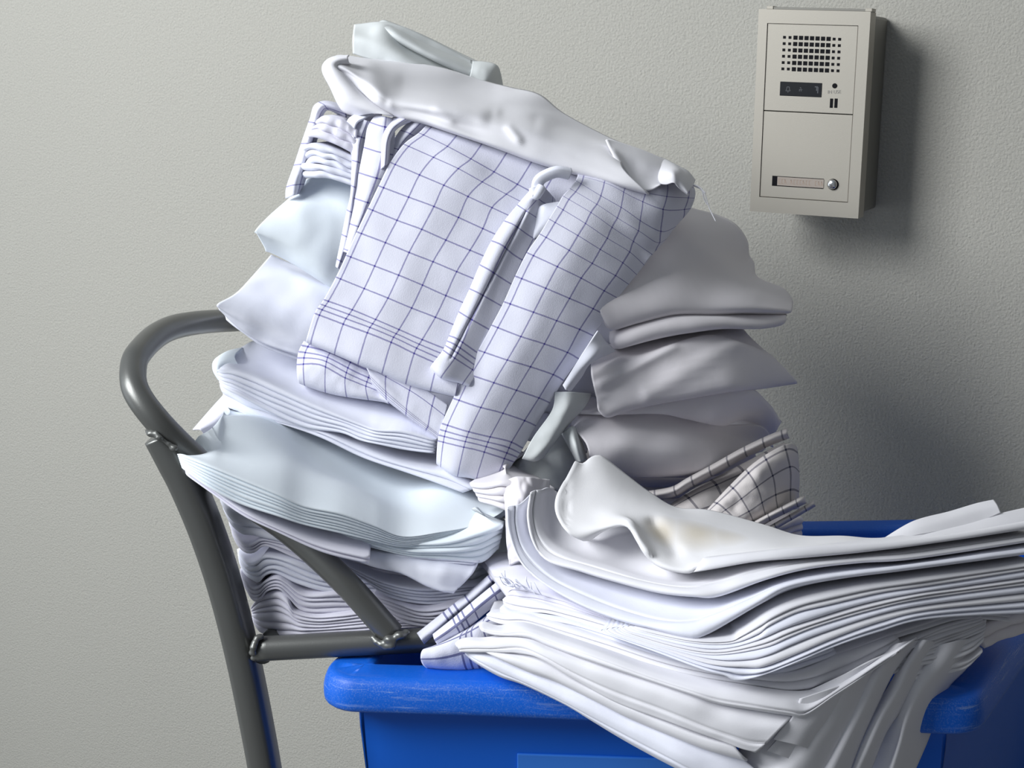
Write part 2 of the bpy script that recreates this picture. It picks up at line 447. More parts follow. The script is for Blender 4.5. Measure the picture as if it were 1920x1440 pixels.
def disc(name, u, v, r, o0, o1, mat, dome=0):
    c0 = pl(u, v, o0); vs = []; fs = []; n = 20
    for (rr, oo) in ((1, o0), (1, o1), (.75, o1 + dome * .7), (.3, o1 + dome)):
        for j in range(n):
            a = 2 * math.pi * j / n; p = pl(u, v, oo); vs.append(p + Vector((math.cos(a), 0, math.sin(a))) * r * rr)
    for i in range(3):
        for j in range(n): fs.append((i * n + j, i * n + (j + 1) % n, (i + 1) * n + (j + 1) % n, (i + 1) * n + j))
    fs.append(tuple(3 * n + j for j in range(n)))
    return mesh(name, vs, fs, mat, True, ic)
u, v = fromcrop(566, 493); disc('camera_eye', u, v, .0042 * .75, -.003, -.0006, BLACK)
for cx in (547, 573):
    a = fromcrop(cx - 7, 566); b = fromcrop(cx + 7, 620); plate('microphone_slot', a[0], a[1], b[0], b[1], -.0010, -.0007, BLACK, bw=0)
def text(name, s, uc, vc, size, mat, off):
    cu = bpy.data.curves.new(name, 'FONT'); cu.body = s; cu.size = size; cu.align_x = 'CENTER'; cu.align_y = 'CENTER'; cu.extrude = .00005
    t = bpy.data.objects.new(name, cu); COL.objects.link(t)
    dg = bpy.context.evaluated_depsgraph_get(); me = bpy.data.meshes.new_from_object(t.evaluated_get(dg))
    bpy.data.objects.remove(t)
    me.transform(Matrix.Translation(pl(uc, vc, off)) @ Matrix.Rotation(rad(90), 4, 'X'))
    me.materials.clear(); o = link(name, me, mat); keep(o, ic); return o
u, v = fromcrop(563, 529); text('print', 'IN USE', u, v, .0058, GREYP, -.0008)
a = fromcrop(208, 1010); b = fromcrop(500, 1086)
plate('label_recess', a[0], a[1], b[0], b[1], -.0011, -.0008, BLACK, bw=0)
a2 = fromcrop(238, 1014)
plate('name_label', a2[0], a[1] + .003, b[0] + .002, b[1] - .004, -.001, -.0004, PAPER, bw=0)
uc_, vc_ = (a2[0] + b[0]) / 2, (a[1] + b[1]) / 2
rk = random.Random(2); sg = []
for i in range(15):
    if i in (3, 11): continue
    x = -1.2 + i * .17
    sg += [(x, -.12, x, .12)] + ([(x, -.12, x + .09, .12)] if rk.random() < .5 else [(x, -.12, x + .09, -.12), (x, .12, x + .09, .12)])
glyph('faded_print', sg, uc_, vc_, .165, PAPERI, -.0003, .0006)
u, v = fromcrop(556, 1060); disc('button_ring', u, v, .0072, -.002, .0002, BLACK); disc('call_button', u - .003, v, .0064, 0, .002, CHROME, .002)

def under(kinds, owner):
    P_ = [o for o in bpy.data.objects if o.parent == ic and o.name == owner][0]
    for o in [o for o in bpy.data.objects if o.parent == ic and o.name.split('.')[0] in kinds]:
        o.parent = P_; o.matrix_parent_inverse = Matrix.Identity(4)
tx = [o for o in bpy.data.objects if o.parent == ic and o.name.split('.')[0] == 'print']
tx[0].name = 'lettering'
under({'grille_hole', 'display', 'bell_symbol', 'person_symbol', 'door_symbol', 'camera_eye', 'microphone_slot', 'lettering'}, 'speaker_panel')
under({'label_recess', 'name_label', 'faded_print', 'button_ring', 'call_button'}, 'name_panel')
# ================================================================== TROLLEY
cart = empty('laundry_trolley', S(500, 1440, 1.27) * 1.0)
cart.location = Vector((S(500, 1440, 1.27).x, S(500, 1440, 1.27).y, 0)); bpy.context.view_layer.update()
tag(cart, 'grey metallic tubular trolley frame with curved handle, carrying the laundry', 'trolley')
R_ = .0125
hp = [(760, 1215, 1.235), (735, 1190, 1.235), (640, 1085, 1.242), (540, 995, 1.260), (440, 925, 1.268), (372, 866, 1.262), (300, 795, 1.25), (256, 735, 1.26), (250, 690, 1.285), (262, 660, 1.31), (300, 625, 1.36), (350, 608, 1.42), (430, 601, 1.52), (520, 602, 1.64), (640, 620, 1.76)]
def tubepx(name, pts, r, mat, **k): return tube(name, [S(*p) for p in pts], r, mat, parent=cart, **k)
tubepx('handle_tube', hp[1:], R_, STEEL, n=20)
# flat-oval post
post = [(303, 814, 1.262), (328, 862, 1.262), (350, 905, 1.262), (384, 985, 1.262), (415, 1075, 1.263), (440, 1165, 1.263), (462, 1260, 1.263), (482, 1360, 1.263), (500, 1460, 1.263), (540, 1700, 1.263)]
fl = Rt0
pw = [S(*p) for p in post]
base = Vector((pw[-1].x, pw[-1].y, .12)); pw.append(base)
tube('post', pw, .0145, STEEL, parent=cart, n=20, ry=.022, flat=fl)
# rail
tubepx('cross_rail', [(478, 1217, 1.245), (800, 1200, 1.245), (960, 1193, 1.245)], R_ * .95, STEEL, n=20)
rr = Hd * .42 + Rt0 * .07
tube('cross_rail', [S(478, 1217, 1.245) + rr, S(960, 1193, 1.245) + rr], R_, STEEL, parent=cart)
tube('side_rail', [S(490, 1225, 1.25), S(490, 1225, 1.25) + rr], R_ * .9, STEEL, parent=cart)
pw2 = [p + rr for p in pw]; tube('post', pw2, .0145, STEEL, parent=cart, n=16, ry=.03, flat=fl)
for d in (0, 1):
    a = base + rr * d; tube('base_rail', [a, a + Rt0 * .75 + Vector((0, 0, 0))], R_, STEEL, parent=cart)
    for q in (.03, .70):
        w = a + Rt0 * q; w.z = .045
        tube('castor', [w - Hd * .012, w + Hd * .012], .045, RUBBER, parent=cart, n=24)
        tube('castor_fork', [Vector((w.x, w.y, .05)), Vector((w.x, w.y, .12))], .014, STEEL, parent=cart, n=10)
def weld(pts, r, seed):
    """a lumpy weld bead"""
    rnd = random.Random(seed); o = None; bm = bmesh.new()
    for (x, y, D) in pts:
        c = S(x, y, D); q = r * rnd.uniform(.7, 1.25)
        t = bmesh.ops.create_icosphere(bm, subdivisions=2, radius=q, matrix=Matrix.Translation(c) @ Matrix.Diagonal((1.25, 1, .9, 1)))
    me = bpy.data.meshes.new('weld_bead'); bm.to_mesh(me); bm.free()
    me.polygons.foreach_set('use_smooth', [True] * len(me.polygons))
    o = link('weld_bead', me, STEEL); keep(o, cart)
    md = o.modifiers.new('remesh', 'REMESH'); md.mode = 'SMOOTH' if False else 'VOXEL'; md.voxel_size = .0012; md.use_smooth_shade = True; md2 = o.modifiers.new('smooth', 'SMOOTH'); md2.factor = .6; md2.iterations = 10
    return o
weld([(700, 1196, 1.228), (707, 1203, 1.225), (715, 1208, 1.222), (724, 1212, 1.221), (733, 1211, 1.220), (738, 1204, 1.22), (742, 1196, 1.221), (749, 1191, 1.222), (755, 1192, 1.223), (762, 1185, 1.226), (730, 1199, 1.222)], .0042, 3)
weld([(482, 1196, 1.238), (478, 1205, 1.235), (475, 1214, 1.233), (474, 1224, 1.234), (476, 1234, 1.238), (488, 1194, 1.24)], .0032, 5)
weld([(277, 808, 1.243), (283, 813, 1.240), (290, 817, 1.238), (298, 820, 1.237), (307, 826, 1.238), (316, 832, 1.238), (326, 840, 1.238), (293, 812, 1.238)], .0034, 8)

# ================================================================== BLUE BIN
zr = S(590, 1262, 1.21).z
fl_, fr_ = onlevel(583, 1275, zr), onlevel(1832, 1318, zr)
br_, bl_ = onlevel(2080, 968, zr), onlevel(880, 985, zr)
def rounded(poly, r, n=8):
    out = []
    k = len(poly)
    for i in range(k):
        p, a, b = poly[i], poly[i - 1], poly[(i + 1) % k]
        da, db = (a - p).normalized(), (b - p).normalized()
        ang = math.acos(max(-1, min(1, da.dot(db)))); d = r / math.tan(ang / 2)
        c = p + (da + db).normalized() * (r / math.sin(ang / 2))
        s, e = p + da * d - c, p + db * d - c
        for j in range(n + 1):
            t = j / n; v = s.lerp(e, t).normalized() * r; out.append(c + v)
    return out
loop = rounded([Vector((p.x, p.y, 0)) for p in (fl_, fr_, br_, bl_)], .035)
# densify straight runs
dl = []
for i, p in enumerate(loop):
    q = loop[(i + 1) % len(loop)]; nseg = max(1, int((q - p).length / .012))
    for s in range(nseg): dl.append(p.lerp(q, s / nseg))
loop = dl; nl = len(loop); cen = sum(loop, Vector()) / nl
nrm = []
for i in range(nl):
    t = (loop[(i + 1) % nl] - loop[i - 1]).normalized(); n_ = Vector((t.y, -t.x, 0))
    if n_.dot(loop[i] - cen) < 0: n_ = -n_
    nrm.append(n_)
# (offset outwards, height, wear)
BH = -.42
prof = [(-.075, BH + .01, 0), (-.048, -.06, 0), (-.044, -.004, .1), (-.041, 0, .25), (-.036, .0015, .2), (-.010, .0015, .15), (-.004, .0005, .35), (-.001, -.003, 1.0), (.001, -.008, .9), (.0025, -.015, .55), (.003, -.023, .6), (.0025, -.0275, 1.0), (0, -.030, .9),
        (-.004, -.0305, .2), (-.006, -.028, 0), (-.026, -.024, 0), (-.029, -.028, 0), (-.030, -.06, 0), (-.060, BH, 0)]
k = len(prof); vs = []; fs = []; uvs = []; wear = []
ac = 0
for i in range(nl):
    if i: ac += (loop[i] - loop[i - 1]).length
    h = 0
    for j, (o_, z_, w_) in enumerate(prof):
        wob = .0012 * nz(ac * 9, j * .3)
        vs.append(Vector((loop[i].x, loop[i].y, zr)) + nrm[i] * (o_ + wob) + Vector((0, 0, z_))); uvs.append((ac, j * .006)); wear.append(w_)
for i in range(nl):
    i2 = (i + 1) % nl
    for j in range(k - 1): fs.append((i * k + j, i2 * k + j, i2 * k + j + 1, i * k + j + 1))
for j in (0, k - 1):
    c = Vector((cen.x, cen.y, zr + prof[j][1])); vs.append(c); uvs.append((0, 0)); wear.append(0)
    for i in range(nl): fs.append((i * k + j, ((i + 1) % nl) * k + j, len(vs) - 1))
binr = empty('laundry_bin', Vector((cen.x, cen.y, zr + BH)))
tag(binr, 'bright blue plastic laundry bin with scuffed rolled rim, full of napkins', 'bin')
mesh('tub', vs, fs, BLUE, parent=binr, uvs=uvs, wear=wear)
ft = (fr_ - fl_); ft.z = 0; ft.normalize(); fnv = Vector((ft.y, -ft.x, 0))
if fnv.dot(Hd) > 0: fnv = -fnv
def onfront(x, y):   # raised panel on the sloping front wall
    r = ray(x, y); P0 = Vector((fl_.x, fl_.y, zr)) - fnv * .0248; sl = (.030 / (-.06 - BH)); nn = (fnv + Vector((0, 0, -sl))).normalized()
    return CAM + r * ((P0 - CAM).dot(nn) / r.dot(nn)), nn
q = []
for (x, y) in ((970, 1412), (1330, 1424), (1330, 1560), (970, 1545)):
    p, nn = onfront(x, y); q.append((p, nn))
hexa('panel', [p + n * .002 for p, n in q] + [p - n * .004 for p, n in q], BLUEL, binr, .001)

# ================================================================== CLOTH: LEFT STACK (from the rail upwards)
C_ = 'cloth'
# --- crumpled napkins right above the rail, left of the brace
fold('folded_napkin', [(470, 1140), (483, 1122), (500, 1112), (522, 1108), (540, 1122), (552, 1142), (590, 1153), (640, 1150), (700, 1142), (760, 1150), (820, 1150), (880, 1140)],
     [(474, 1160), (490, 1186), (520, 1193), (548, 1191), (570, 1190), (590, 1188), (640, 1184), (700, 1180), (760, 1176), (820, 1174), (860, 1172), (890, 1160)], [1.30, 1.27, 1.27, 1.30], MAUVE,
     'lowest white napkin bundle lying on the trolley rail, folds rolled at its left end', 'napkin', layers=6, seed=1, jit=.3, bulge=.006, back=.2)
fold('folded_napkin', [(450, 1066), (462, 1085), (480, 1100), (500, 1086), (520, 1080), (540, 1090), (575, 1112), (640, 1108), (720, 1110), (800, 1112), (900, 1100)],
     [(454, 1082), (472, 1122), (486, 1128), (500, 1110), (522, 1104), (540, 1118), (570, 1146), (640, 1148), (720, 1142), (800, 1146), (900, 1130)], [1.30, 1.275, 1.275, 1.31], MAUVE,
     'white napkins with wavy edges between the trolley post and the brace, second from the rail', 'napkin', layers=4, seed=2, jit=.3, bulge=.006, back=.2)
fold('folded_napkin', [(444, 1030), (455, 1040), (468, 1055), (482, 1054), (495, 1040), (515, 1040), (560, 1050), (620, 1070), (700, 1078), (800, 1085), (900, 1080)],
     [(449, 1044), (458, 1072), (474, 1088), (486, 1092), (500, 1078), (520, 1076), (560, 1095), (620, 1110), (700, 1110), (800, 1112), (900, 1104)], [1.31, 1.28, 1.28, 1.31], WHITE,
     'white napkins with zigzag left folds, third bundle from the trolley rail', 'napkin', layers=4, seed=3, jit=.35, bulge=.006, back=.2)
fold('folded_napkin', [(428, 975), (440, 990), (455, 1010), (470, 1018), (490, 1008), (510, 1010), (560, 1020), (620, 1036), (700, 1052), (800, 1075), (900, 1085)],
     [(436, 992), (446, 1020), (462, 1036), (478, 1036), (495, 1024), (515, 1028), (560, 1048), (620, 1068), (700, 1078), (800, 1090), (900, 1100)], [1.31, 1.285, 1.28, 1.31], MAUVE,
     'crumpled white napkins under the long hemmed cloth, next to the top of the brace', 'napkin', layers=3, seed=4, jit=.35, bulge=.006, back=.2)
fold('folded_napkin', [(412, 928), (425, 945), (445, 960), (480, 975), (540, 1000), (620, 1030), (720, 1060)],
     [(420, 950), (436, 985), (455, 1002), (480, 1005), (540, 1020), (620, 1045), (720, 1072)], [1.31, 1.285, 1.28, 1.31], WHITE,
     'thin white napkin wedged between the post and the brace, just under the hemmed cloth', 'napkin', layers=2, seed=5, jit=.3, bulge=.006, back=.15)
# --- right of the brace, lower cloth bundle
fold('folded_napkin', [(604, 1030), (660, 1062), (720, 1088), (780, 1100), (850, 1098), (950, 1085)],
     [(640, 1050), (680, 1085), (730, 1118), (790, 1132), (850, 1128), (950, 1110)], [1.275, 1.27, 1.275, 1.30], WHITE,
     'white napkins fanning out right of the brace, under the hanging cloth corner', 'napkin', layers=5, seed=6, jit=.3, bulge=.006, back=.2, pout=.004)
fold('folded_napkin', [(700, 1112), (750, 1128), (790, 1140), (840, 1135), (900, 1118), (940, 1112)],
     [(720, 1140), (755, 1165), (790, 1174), (830, 1172), (880, 1150), (940, 1140)], [1.275, 1.265, 1.27, 1.29], MAUVE,
     'white napkins with a dipped fold right of the brace, resting on the trolley rail', 'napkin', layers=5, seed=7, jit=.3, bulge=.006, back=.2)
# --- hemmed cloth and the cloth with a hanging corner
fold('folded_tablecloth', [(346, 878), (400, 915), (458, 955), (517, 985), (604, 1020), (694, 1042)],
     [(348, 888), (400, 926), (458, 967), (517, 996), (604, 1035), (692, 1057)], [1.235, 1.213, 1.213, 1.225], MAUVE,
     'narrow white cloth with hemmed end just under the pale blue stack', 'tablecloth', layers=2, seed=11, jit=.1, bulge=.005, back=.25)
loft('folded_tablecloth', [([(560, 985), (640, 1012), (720, 1025), (800, 1040), (860, 1052), (897, 1056)], [1.30, 1.28, 1.27, 1.275]),
      ([(590, 1000), (660, 1030), (740, 1045), (800, 1060), (850, 1072), (884, 1078)], [1.275, 1.26, 1.25, 1.255]),
      ([(600, 1010), (680, 1045), (750, 1064), (800, 1085), (835, 1098), (862, 1100)], [1.265, 1.25, 1.245, 1.25]),
      ([(604, 1020), (690, 1058), (752, 1074), (800, 1098), (830, 1108), (850, 1111)], [1.265, 1.25, 1.247, 1.25]),
      ([(620, 1022), (700, 1058), (755, 1070), (800, 1088), (840, 1098), (860, 1095)], [1.27, 1.27, 1.27, 1.28])], WHITE,
     'white cloth whose hemmed corner hangs down right of the brace', 'tablecloth', wr=.010, wsc=60, seed=12)
fold('folded_tablecloth', [(600, 1008), (680, 1030), (760, 1040), (850, 1046), (900, 1052)], [(640, 1030), (700, 1048), (760, 1060), (820, 1062), (880, 1062)],
     [1.27, 1.262, 1.262, 1.27], WHITE, 'flat white cloth directly above the hanging hemmed corner', 'tablecloth', layers=3, seed=13, bulge=.004, back=.2)
# --- pale blue stack
fold('folded_tablecloth', [(590, 975), (680, 1000), (756, 1016), (850, 1010), (930, 985), (946, 978)], [(600, 1000), (680, 1022), (756, 1042), (840, 1050), (900, 1056), (935, 1030)],
     [1.275, 1.26, 1.258, 1.27, 1.30], PALE, 'pale blue folded cloth under the largest pale blue one', 'tablecloth', layers=5, seed=14, jit=.25, bulge=.005, back=.3, pout=.006)
fold('folded_tablecloth', [(332, 851), (345, 853), (387, 868), (450, 893), (520, 922), (570, 945), (640, 960), (700, 982), (754, 1003), (820, 996), (893, 982), (946, 955)],
     [(341, 878), (352, 884), (392, 914), (450, 945), (520, 968), (570, 984), (640, 1000), (700, 1014), (754, 1024), (820, 1012), (893, 992), (948, 965)],
     [1.235, 1.212, 1.215, 1.235, 1.262, 1.33], PALE,
     'large pale blue folded cloth with many layers, its left end over the trolley handle', 'tablecloth', layers=7, seed=15, jit=.22, bulge=.0045,
     T=[(372, 818), (398, 802), (418, 776), (430, 752), (470, 742), (560, 760), (650, 800), (760, 845), (850, 880), (950, 905)], TD=[1.28, 1.36, 1.50, 1.50, 1.47, 1.44], wr=.010, wsc=90, topn=14, nu=140)
loft('folded_tablecloth', [([(425, 735), (402, 760), (380, 785), (362, 806)], [1.50, 1.46, 1.42]), ([(440, 745), (420, 770), (402, 790), (376, 806)], [1.47, 1.44, 1.41]), ([(450, 790), (430, 800), (410, 812), (385, 820)], [1.46, 1.44, 1.42])], MAUVE,
     'lilac white cloth corner showing behind the pale blue stack at the left', 'tablecloth', wr=.004, seed=16)
# --- second stack above
fold('folded_tablecloth', [(440, 762), (520, 782), (600, 806), (676, 838), (760, 868), (848, 886), (896, 914)], [(444, 770), (520, 792), (600, 820), (676, 856), (750, 882), (810, 902), (868, 924)],
     [1.42, 1.38, 1.36, 1.345], WHITE, 'long white cloth with a rolled edge lying on the pale blue stack', 'tablecloth', layers=2, seed=21, bulge=.006, back=.1, jit=.2)
fold('folded_tablecloth', [(404, 690), (418, 694), (437, 694), (480, 708), (525, 728), (600, 762), (676, 792), (709, 803), (760, 805), (820, 824)],
     [(412, 716), (424, 728), (445, 740), (510, 775), (575, 802), (640, 812), (676, 826), (712, 834), (760, 844), (815, 850)],
     [1.44, 1.395, 1.385, 1.37, 1.36, 1.36], WHITE, 'white folded cloths with stacked edges just under the checked towels', 'tablecloth', layers=5, seed=22, jit=.2, bulge=.005,
     T=[(402, 680), (412, 668), (450, 652), (482, 638), (540, 650), (620, 670), (720, 720), (840, 780)], TD=[1.47, 1.52, 1.52, 1.46, 1.42], wr=.008, wsc=80, topn=12, nu=120, pout=.003)
loft('folded_tablecloth', [([(455, 652), (425, 660), (402, 676), (400, 694), (410, 712)], [1.50, 1.46, 1.44]), ([(440, 668), (420, 676), (408, 688), (408, 700), (416, 716)], [1.45, 1.43, 1.43]), ([(450, 690), (432, 692), (420, 700), (420, 708), (426, 724)], [1.44, 1.44, 1.44])], PALE,
     'pale cloth corner curled up at the left end of the white stacked cloths', 'tablecloth', seed=23)
fold('folded_tablecloth', [(412, 712), (424, 726), (500, 762), (600, 800)], [(426, 752), (434, 768), (510, 788), (600, 816)], [1.44, 1.41, 1.38], WHITE,
     'thin white cloth between the white stacked cloths and the pale blue stack', 'tablecloth', layers=2, seed=24, bulge=.004, back=.12)
# --- two flat cloths at the left
loft('folded_tablecloth', [([(640, 520), (560, 500), (508, 478)], [1.49, 1.50, 1.50]), ([(640, 560), (540, 520), (470, 522)], [1.47, 1.475, 1.47]), ([(640, 610), (520, 570), (440, 552)], [1.45, 1.455, 1.45]),
      ([(630, 660), (520, 615), (408, 570)], [1.43, 1.42, 1.41]), ([(620, 676), (512, 642), (455, 608), (410, 576)], [1.425, 1.415, 1.41]),
      ([(620, 680), (512, 650), (455, 620), (414, 582)], [1.43, 1.42, 1.42]), ([(620, 676), (520, 645), (470, 620), (430, 590)], [1.46, 1.46, 1.46])], WHITE,
     'white folded cloth whose pointed left end overhangs the handle tube', 'tablecloth', wr=.010, wsc=90, seed=25, nu=50)
fold('folded_tablecloth', [(420, 584), (455, 610), (512, 642), (600, 680)], [(424, 600), (452, 622), (500, 654), (590, 684)], [1.43, 1.425, 1.43], WHITE,
     'thin white fold just under the pointed overhanging cloth', 'tablecloth', layers=2, seed=26, bulge=.003, back=.12)
loft('folded_tablecloth', [([(600, 330), (575, 336), (560, 352)], 1.52), ([(670, 350), (600, 350), (545, 370)], [1.51, 1.515, 1.51]), ([(665, 430), (570, 400), (505, 405)], [1.485, 1.48, 1.475]), ([(640, 500), (560, 450), (479, 432)], [1.46, 1.455, 1.45]),
      ([(634, 530), (560, 478), (500, 448), (482, 438)], [1.455, 1.45, 1.448]), ([(634, 545), (560, 498), (505, 468), (496, 462)], [1.46, 1.46, 1.46]), ([(634, 548), (560, 500), (515, 476), (498, 470)], [1.48, 1.48, 1.48])], PALE,
     'pale flat cloth left of the checked towels, under the small white napkins', 'tablecloth', wr=.008, wsc=80, seed=27, nu=50)
# --- small napkin stack at the upper left with a checked one round it
fold('folded_napkin', [(598, 222), (610, 216), (640, 224), (670, 244)], [(572, 262), (590, 258), (630, 272), (668, 292)], [1.50, 1.48, 1.48], MAUVE, 'upper small white napkins left of the checked towels', 'napkin', layers=3, seed=31, bulge=.007, back=.12, jit=.25)
fold('folded_napkin', [(566, 276), (585, 268), (620, 276), (668, 296)], [(574, 318), (590, 306), (620, 312), (668, 330)], [1.50, 1.478, 1.478], WHITE, 'middle small white napkins rolled at the left, left of the checked towels', 'napkin', layers=3, seed=32, bulge=.008, back=.12, jit=.25)
fold('folded_napkin', [(560, 304), (580, 306), (620, 312), (668, 328)], [(572, 334), (590, 334), (620, 336), (668, 352)], [1.50, 1.476, 1.476], WHITE, 'lowest small white napkins on the pale flat cloth', 'napkin', layers=2, seed=33, bulge=.008, back=.12, jit=.2)
loft('checked_towel', [([(640, 196), (610, 190), (590, 198), (582, 222), (568, 262), (552, 310), (538, 350), (536, 372)], [1.53, 1.50, 1.50]), ([(648, 206), (612, 198), (598, 206), (590, 230), (578, 268), (566, 312), (556, 340), (552, 366)], [1.51, 1.49, 1.49]),
      ([(650, 224), (618, 206), (606, 214), (600, 236), (592, 270), (580, 312), (570, 344), (562, 362)], [1.52, 1.515, 1.52])], CHECK, 'checked towel wrapped round the left ends of the small napkins', 'towel', us=[(0, 5.5)] * 3, vs=[.2, .8, 1.3], seed=34, wr=.003, wsc=30)

# ================================================================== RIGHT SIDE OF THE PILE
loft('folded_tablecloth', [([(1200, 350), (1290, 388), (1340, 402), (1378, 420), (1400, 450), (1404, 478), (1413, 492), (1420, 520), (1470, 542), (1486, 566)], [1.62, 1.64, 1.66, 1.62]),
      ([(1190, 390), (1280, 420), (1325, 440), (1350, 460), (1370, 485), (1390, 510), (1410, 530), (1455, 552), (1486, 574)], [1.53, 1.56, 1.60, 1.59]),
      ([(1160, 470), (1220, 480), (1280, 500), (1340, 530), (1400, 550), (1450, 568), (1485, 580)], [1.47, 1.49, 1.53, 1.575]),
      ([(1125, 560), (1190, 560), (1260, 560), (1330, 570), (1400, 578), (1450, 582), (1480, 586)], [1.42, 1.45, 1.50, 1.565]),
      ([(1130, 598), (1146, 614), (1197, 602), (1267, 588), (1337, 590), (1394, 588), (1450, 592)], [1.42, 1.425, 1.45, 1.50, 1.56]),
      ([(1140, 606), (1150, 612), (1197, 604), (1267, 592), (1337, 594), (1394, 592), (1450, 592)], [1.45, 1.46, 1.49, 1.54, 1.58])], GREYW,
     'large greyish cloth topmost on the right, beside the checked towels', 'tablecloth', wr=.014, wsc=120, seed=41, nu=90, stretch=1.5, ridges=[(1260, 430, 1420, 540, 18, .006)])
fold('folded_tablecloth', [(1142, 622), (1160, 618), (1211, 604), (1267, 592), (1337, 592), (1394, 590), (1476, 590)], [(1150, 655), (1165, 655), (1211, 642), (1281, 627), (1351, 618), (1422, 618), (1466, 610)],
     [1.46, 1.43, 1.44, 1.46, 1.50, 1.56], GREYW, 'rolled greyish fold under the topmost cloth on the right', 'tablecloth', layers=1, seed=42, bulge=.016, back=.12)
loft('folded_tablecloth', [([(1112, 660), (1180, 632), (1260, 612), (1330, 606), (1388, 606)], [1.47, 1.49, 1.54, 1.60]), ([(1108, 690), (1180, 672), (1260, 642), (1340, 626), (1400, 626)], [1.41, 1.44, 1.48, 1.54]),
      ([(1112, 720), (1180, 690), (1260, 650), (1340, 630), (1430, 655)], [1.405, 1.425, 1.46, 1.53]), ([(1118, 745), (1200, 700), (1290, 665), (1380, 650), (1452, 672)], [1.405, 1.425, 1.46, 1.53]), ([(1122, 768), (1138, 779), (1175, 764), (1253, 748), (1366, 727), (1422, 722), (1493, 714)], [1.395, 1.40, 1.42, 1.46, 1.55]),
      ([(1130, 772), (1150, 777), (1253, 750), (1366, 731), (1422, 726), (1485, 718)], [1.43, 1.44, 1.49, 1.57])], GREYW,
     'greyish cloth with a pointed right end in the middle of the right side', 'tablecloth', wr=.008, wsc=110, seed=43, nu=90, ridges=[(1130, 722, 1260, 648, 12, .004), (1215, 738, 1385, 640, 14, .005)])
fold('folded_tablecloth', [(1080, 764), (1140, 770), (1200, 752), (1300, 732), (1400, 726), (1440, 752), (1466, 790)], [(1078, 776), (1150, 778), (1239, 778), (1290, 788), (1357, 800), (1400, 790), (1446, 824)],
     [1.42, 1.42, 1.45, 1.49, 1.58], GREYW, 'sagging greyish cloth below the pointed one on the right', 'tablecloth', layers=1, seed=44, bulge=.010, back=.12, wr=.01, topn=10)
loft('folded_tablecloth', [([(1072, 800), (1080, 776), (1160, 772), (1240, 774), (1290, 784), (1357, 796), (1430, 800), (1450, 840)], [1.42, 1.43, 1.46, 1.50, 1.57]),
      ([(1078, 806), (1110, 800), (1180, 800), (1250, 805), (1310, 810), (1370, 815), (1440, 835)], [1.40, 1.41, 1.44, 1.48, 1.55]),
      ([(1098, 830), (1130, 840), (1190, 845), (1260, 850), (1310, 850), (1370, 850), (1430, 845)], [1.385, 1.39, 1.42, 1.46, 1.54]),
      ([(1106, 856), (1140, 880), (1180, 890), (1260, 890), (1337, 886), (1366, 872), (1416, 850)], [1.39, 1.40, 1.43, 1.47, 1.54]),
      ([(1106, 860), (1140, 884), (1180, 892), (1260, 894), (1337, 892), (1366, 880), (1420, 860)], [1.46, 1.46, 1.48, 1.52, 1.58])], GREYW,
     'broad greyish cloth lowest on the right, above the dark-lined towels', 'tablecloth', wr=.012, wsc=120, seed=45, nu=80)
fold('folded_tablecloth', [(1050, 850), (1120, 880), (1200, 892), (1280, 892), (1350, 885), (1420, 860)], [(1050, 930), (1120, 950), (1200, 960), (1280, 950), (1350, 930), (1420, 900)], [1.44, 1.47, 1.50, 1.58], GREYW,
     'greyish cloths deep in the shade under the broad cloth on the right', 'tablecloth', layers=3, seed=46, bulge=.006, back=.1)
loft('folded_napkin', [([(1121, 620), (1135, 640), (1154, 658)], [1.40, 1.42, 1.43]), ([(1100, 650), (1120, 662), (1108, 680)], [1.385, 1.385, 1.40]), ([(1075, 690), (1085, 700), (1090, 706)], [1.375, 1.375, 1.39]), ([(1055, 722), (1062, 732), (1070, 732)], [1.37, 1.37, 1.39])], WHITE,
     'narrow white cloth tip sticking out beside the lower right of the checked towels', 'napkin', seed=47, nu=24)
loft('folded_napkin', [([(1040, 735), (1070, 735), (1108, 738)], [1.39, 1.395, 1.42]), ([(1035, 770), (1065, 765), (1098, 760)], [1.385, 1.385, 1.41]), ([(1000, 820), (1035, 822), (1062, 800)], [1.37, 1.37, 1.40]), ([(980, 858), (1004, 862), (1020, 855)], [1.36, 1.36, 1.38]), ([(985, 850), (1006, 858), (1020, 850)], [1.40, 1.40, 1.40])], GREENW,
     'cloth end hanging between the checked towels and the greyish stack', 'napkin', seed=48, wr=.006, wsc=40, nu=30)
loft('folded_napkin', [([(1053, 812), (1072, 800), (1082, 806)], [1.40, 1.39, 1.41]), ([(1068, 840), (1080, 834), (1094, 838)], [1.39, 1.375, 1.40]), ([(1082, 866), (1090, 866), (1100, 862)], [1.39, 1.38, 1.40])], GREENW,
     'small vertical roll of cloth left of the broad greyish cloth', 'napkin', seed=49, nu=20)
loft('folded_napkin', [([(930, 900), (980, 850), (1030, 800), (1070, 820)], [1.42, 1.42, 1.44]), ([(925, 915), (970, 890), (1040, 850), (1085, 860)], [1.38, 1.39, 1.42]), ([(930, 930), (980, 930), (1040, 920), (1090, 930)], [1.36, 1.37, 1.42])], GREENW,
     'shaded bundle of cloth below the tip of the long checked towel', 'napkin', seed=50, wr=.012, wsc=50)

fold('folded_tablecloth', [(660, 250, 1.55), (900, 300, 1.54), (1250, 395, 1.55)], [(600, 730, 1.47), (860, 800, 1.43), (1100, 850, 1.44)], 0, WHITE,
     'white inner cloths of the pile glimpsed between the hems of the checked towels', 'tablecloth', layers=9, seed=40, bulge=.01, back=.12)
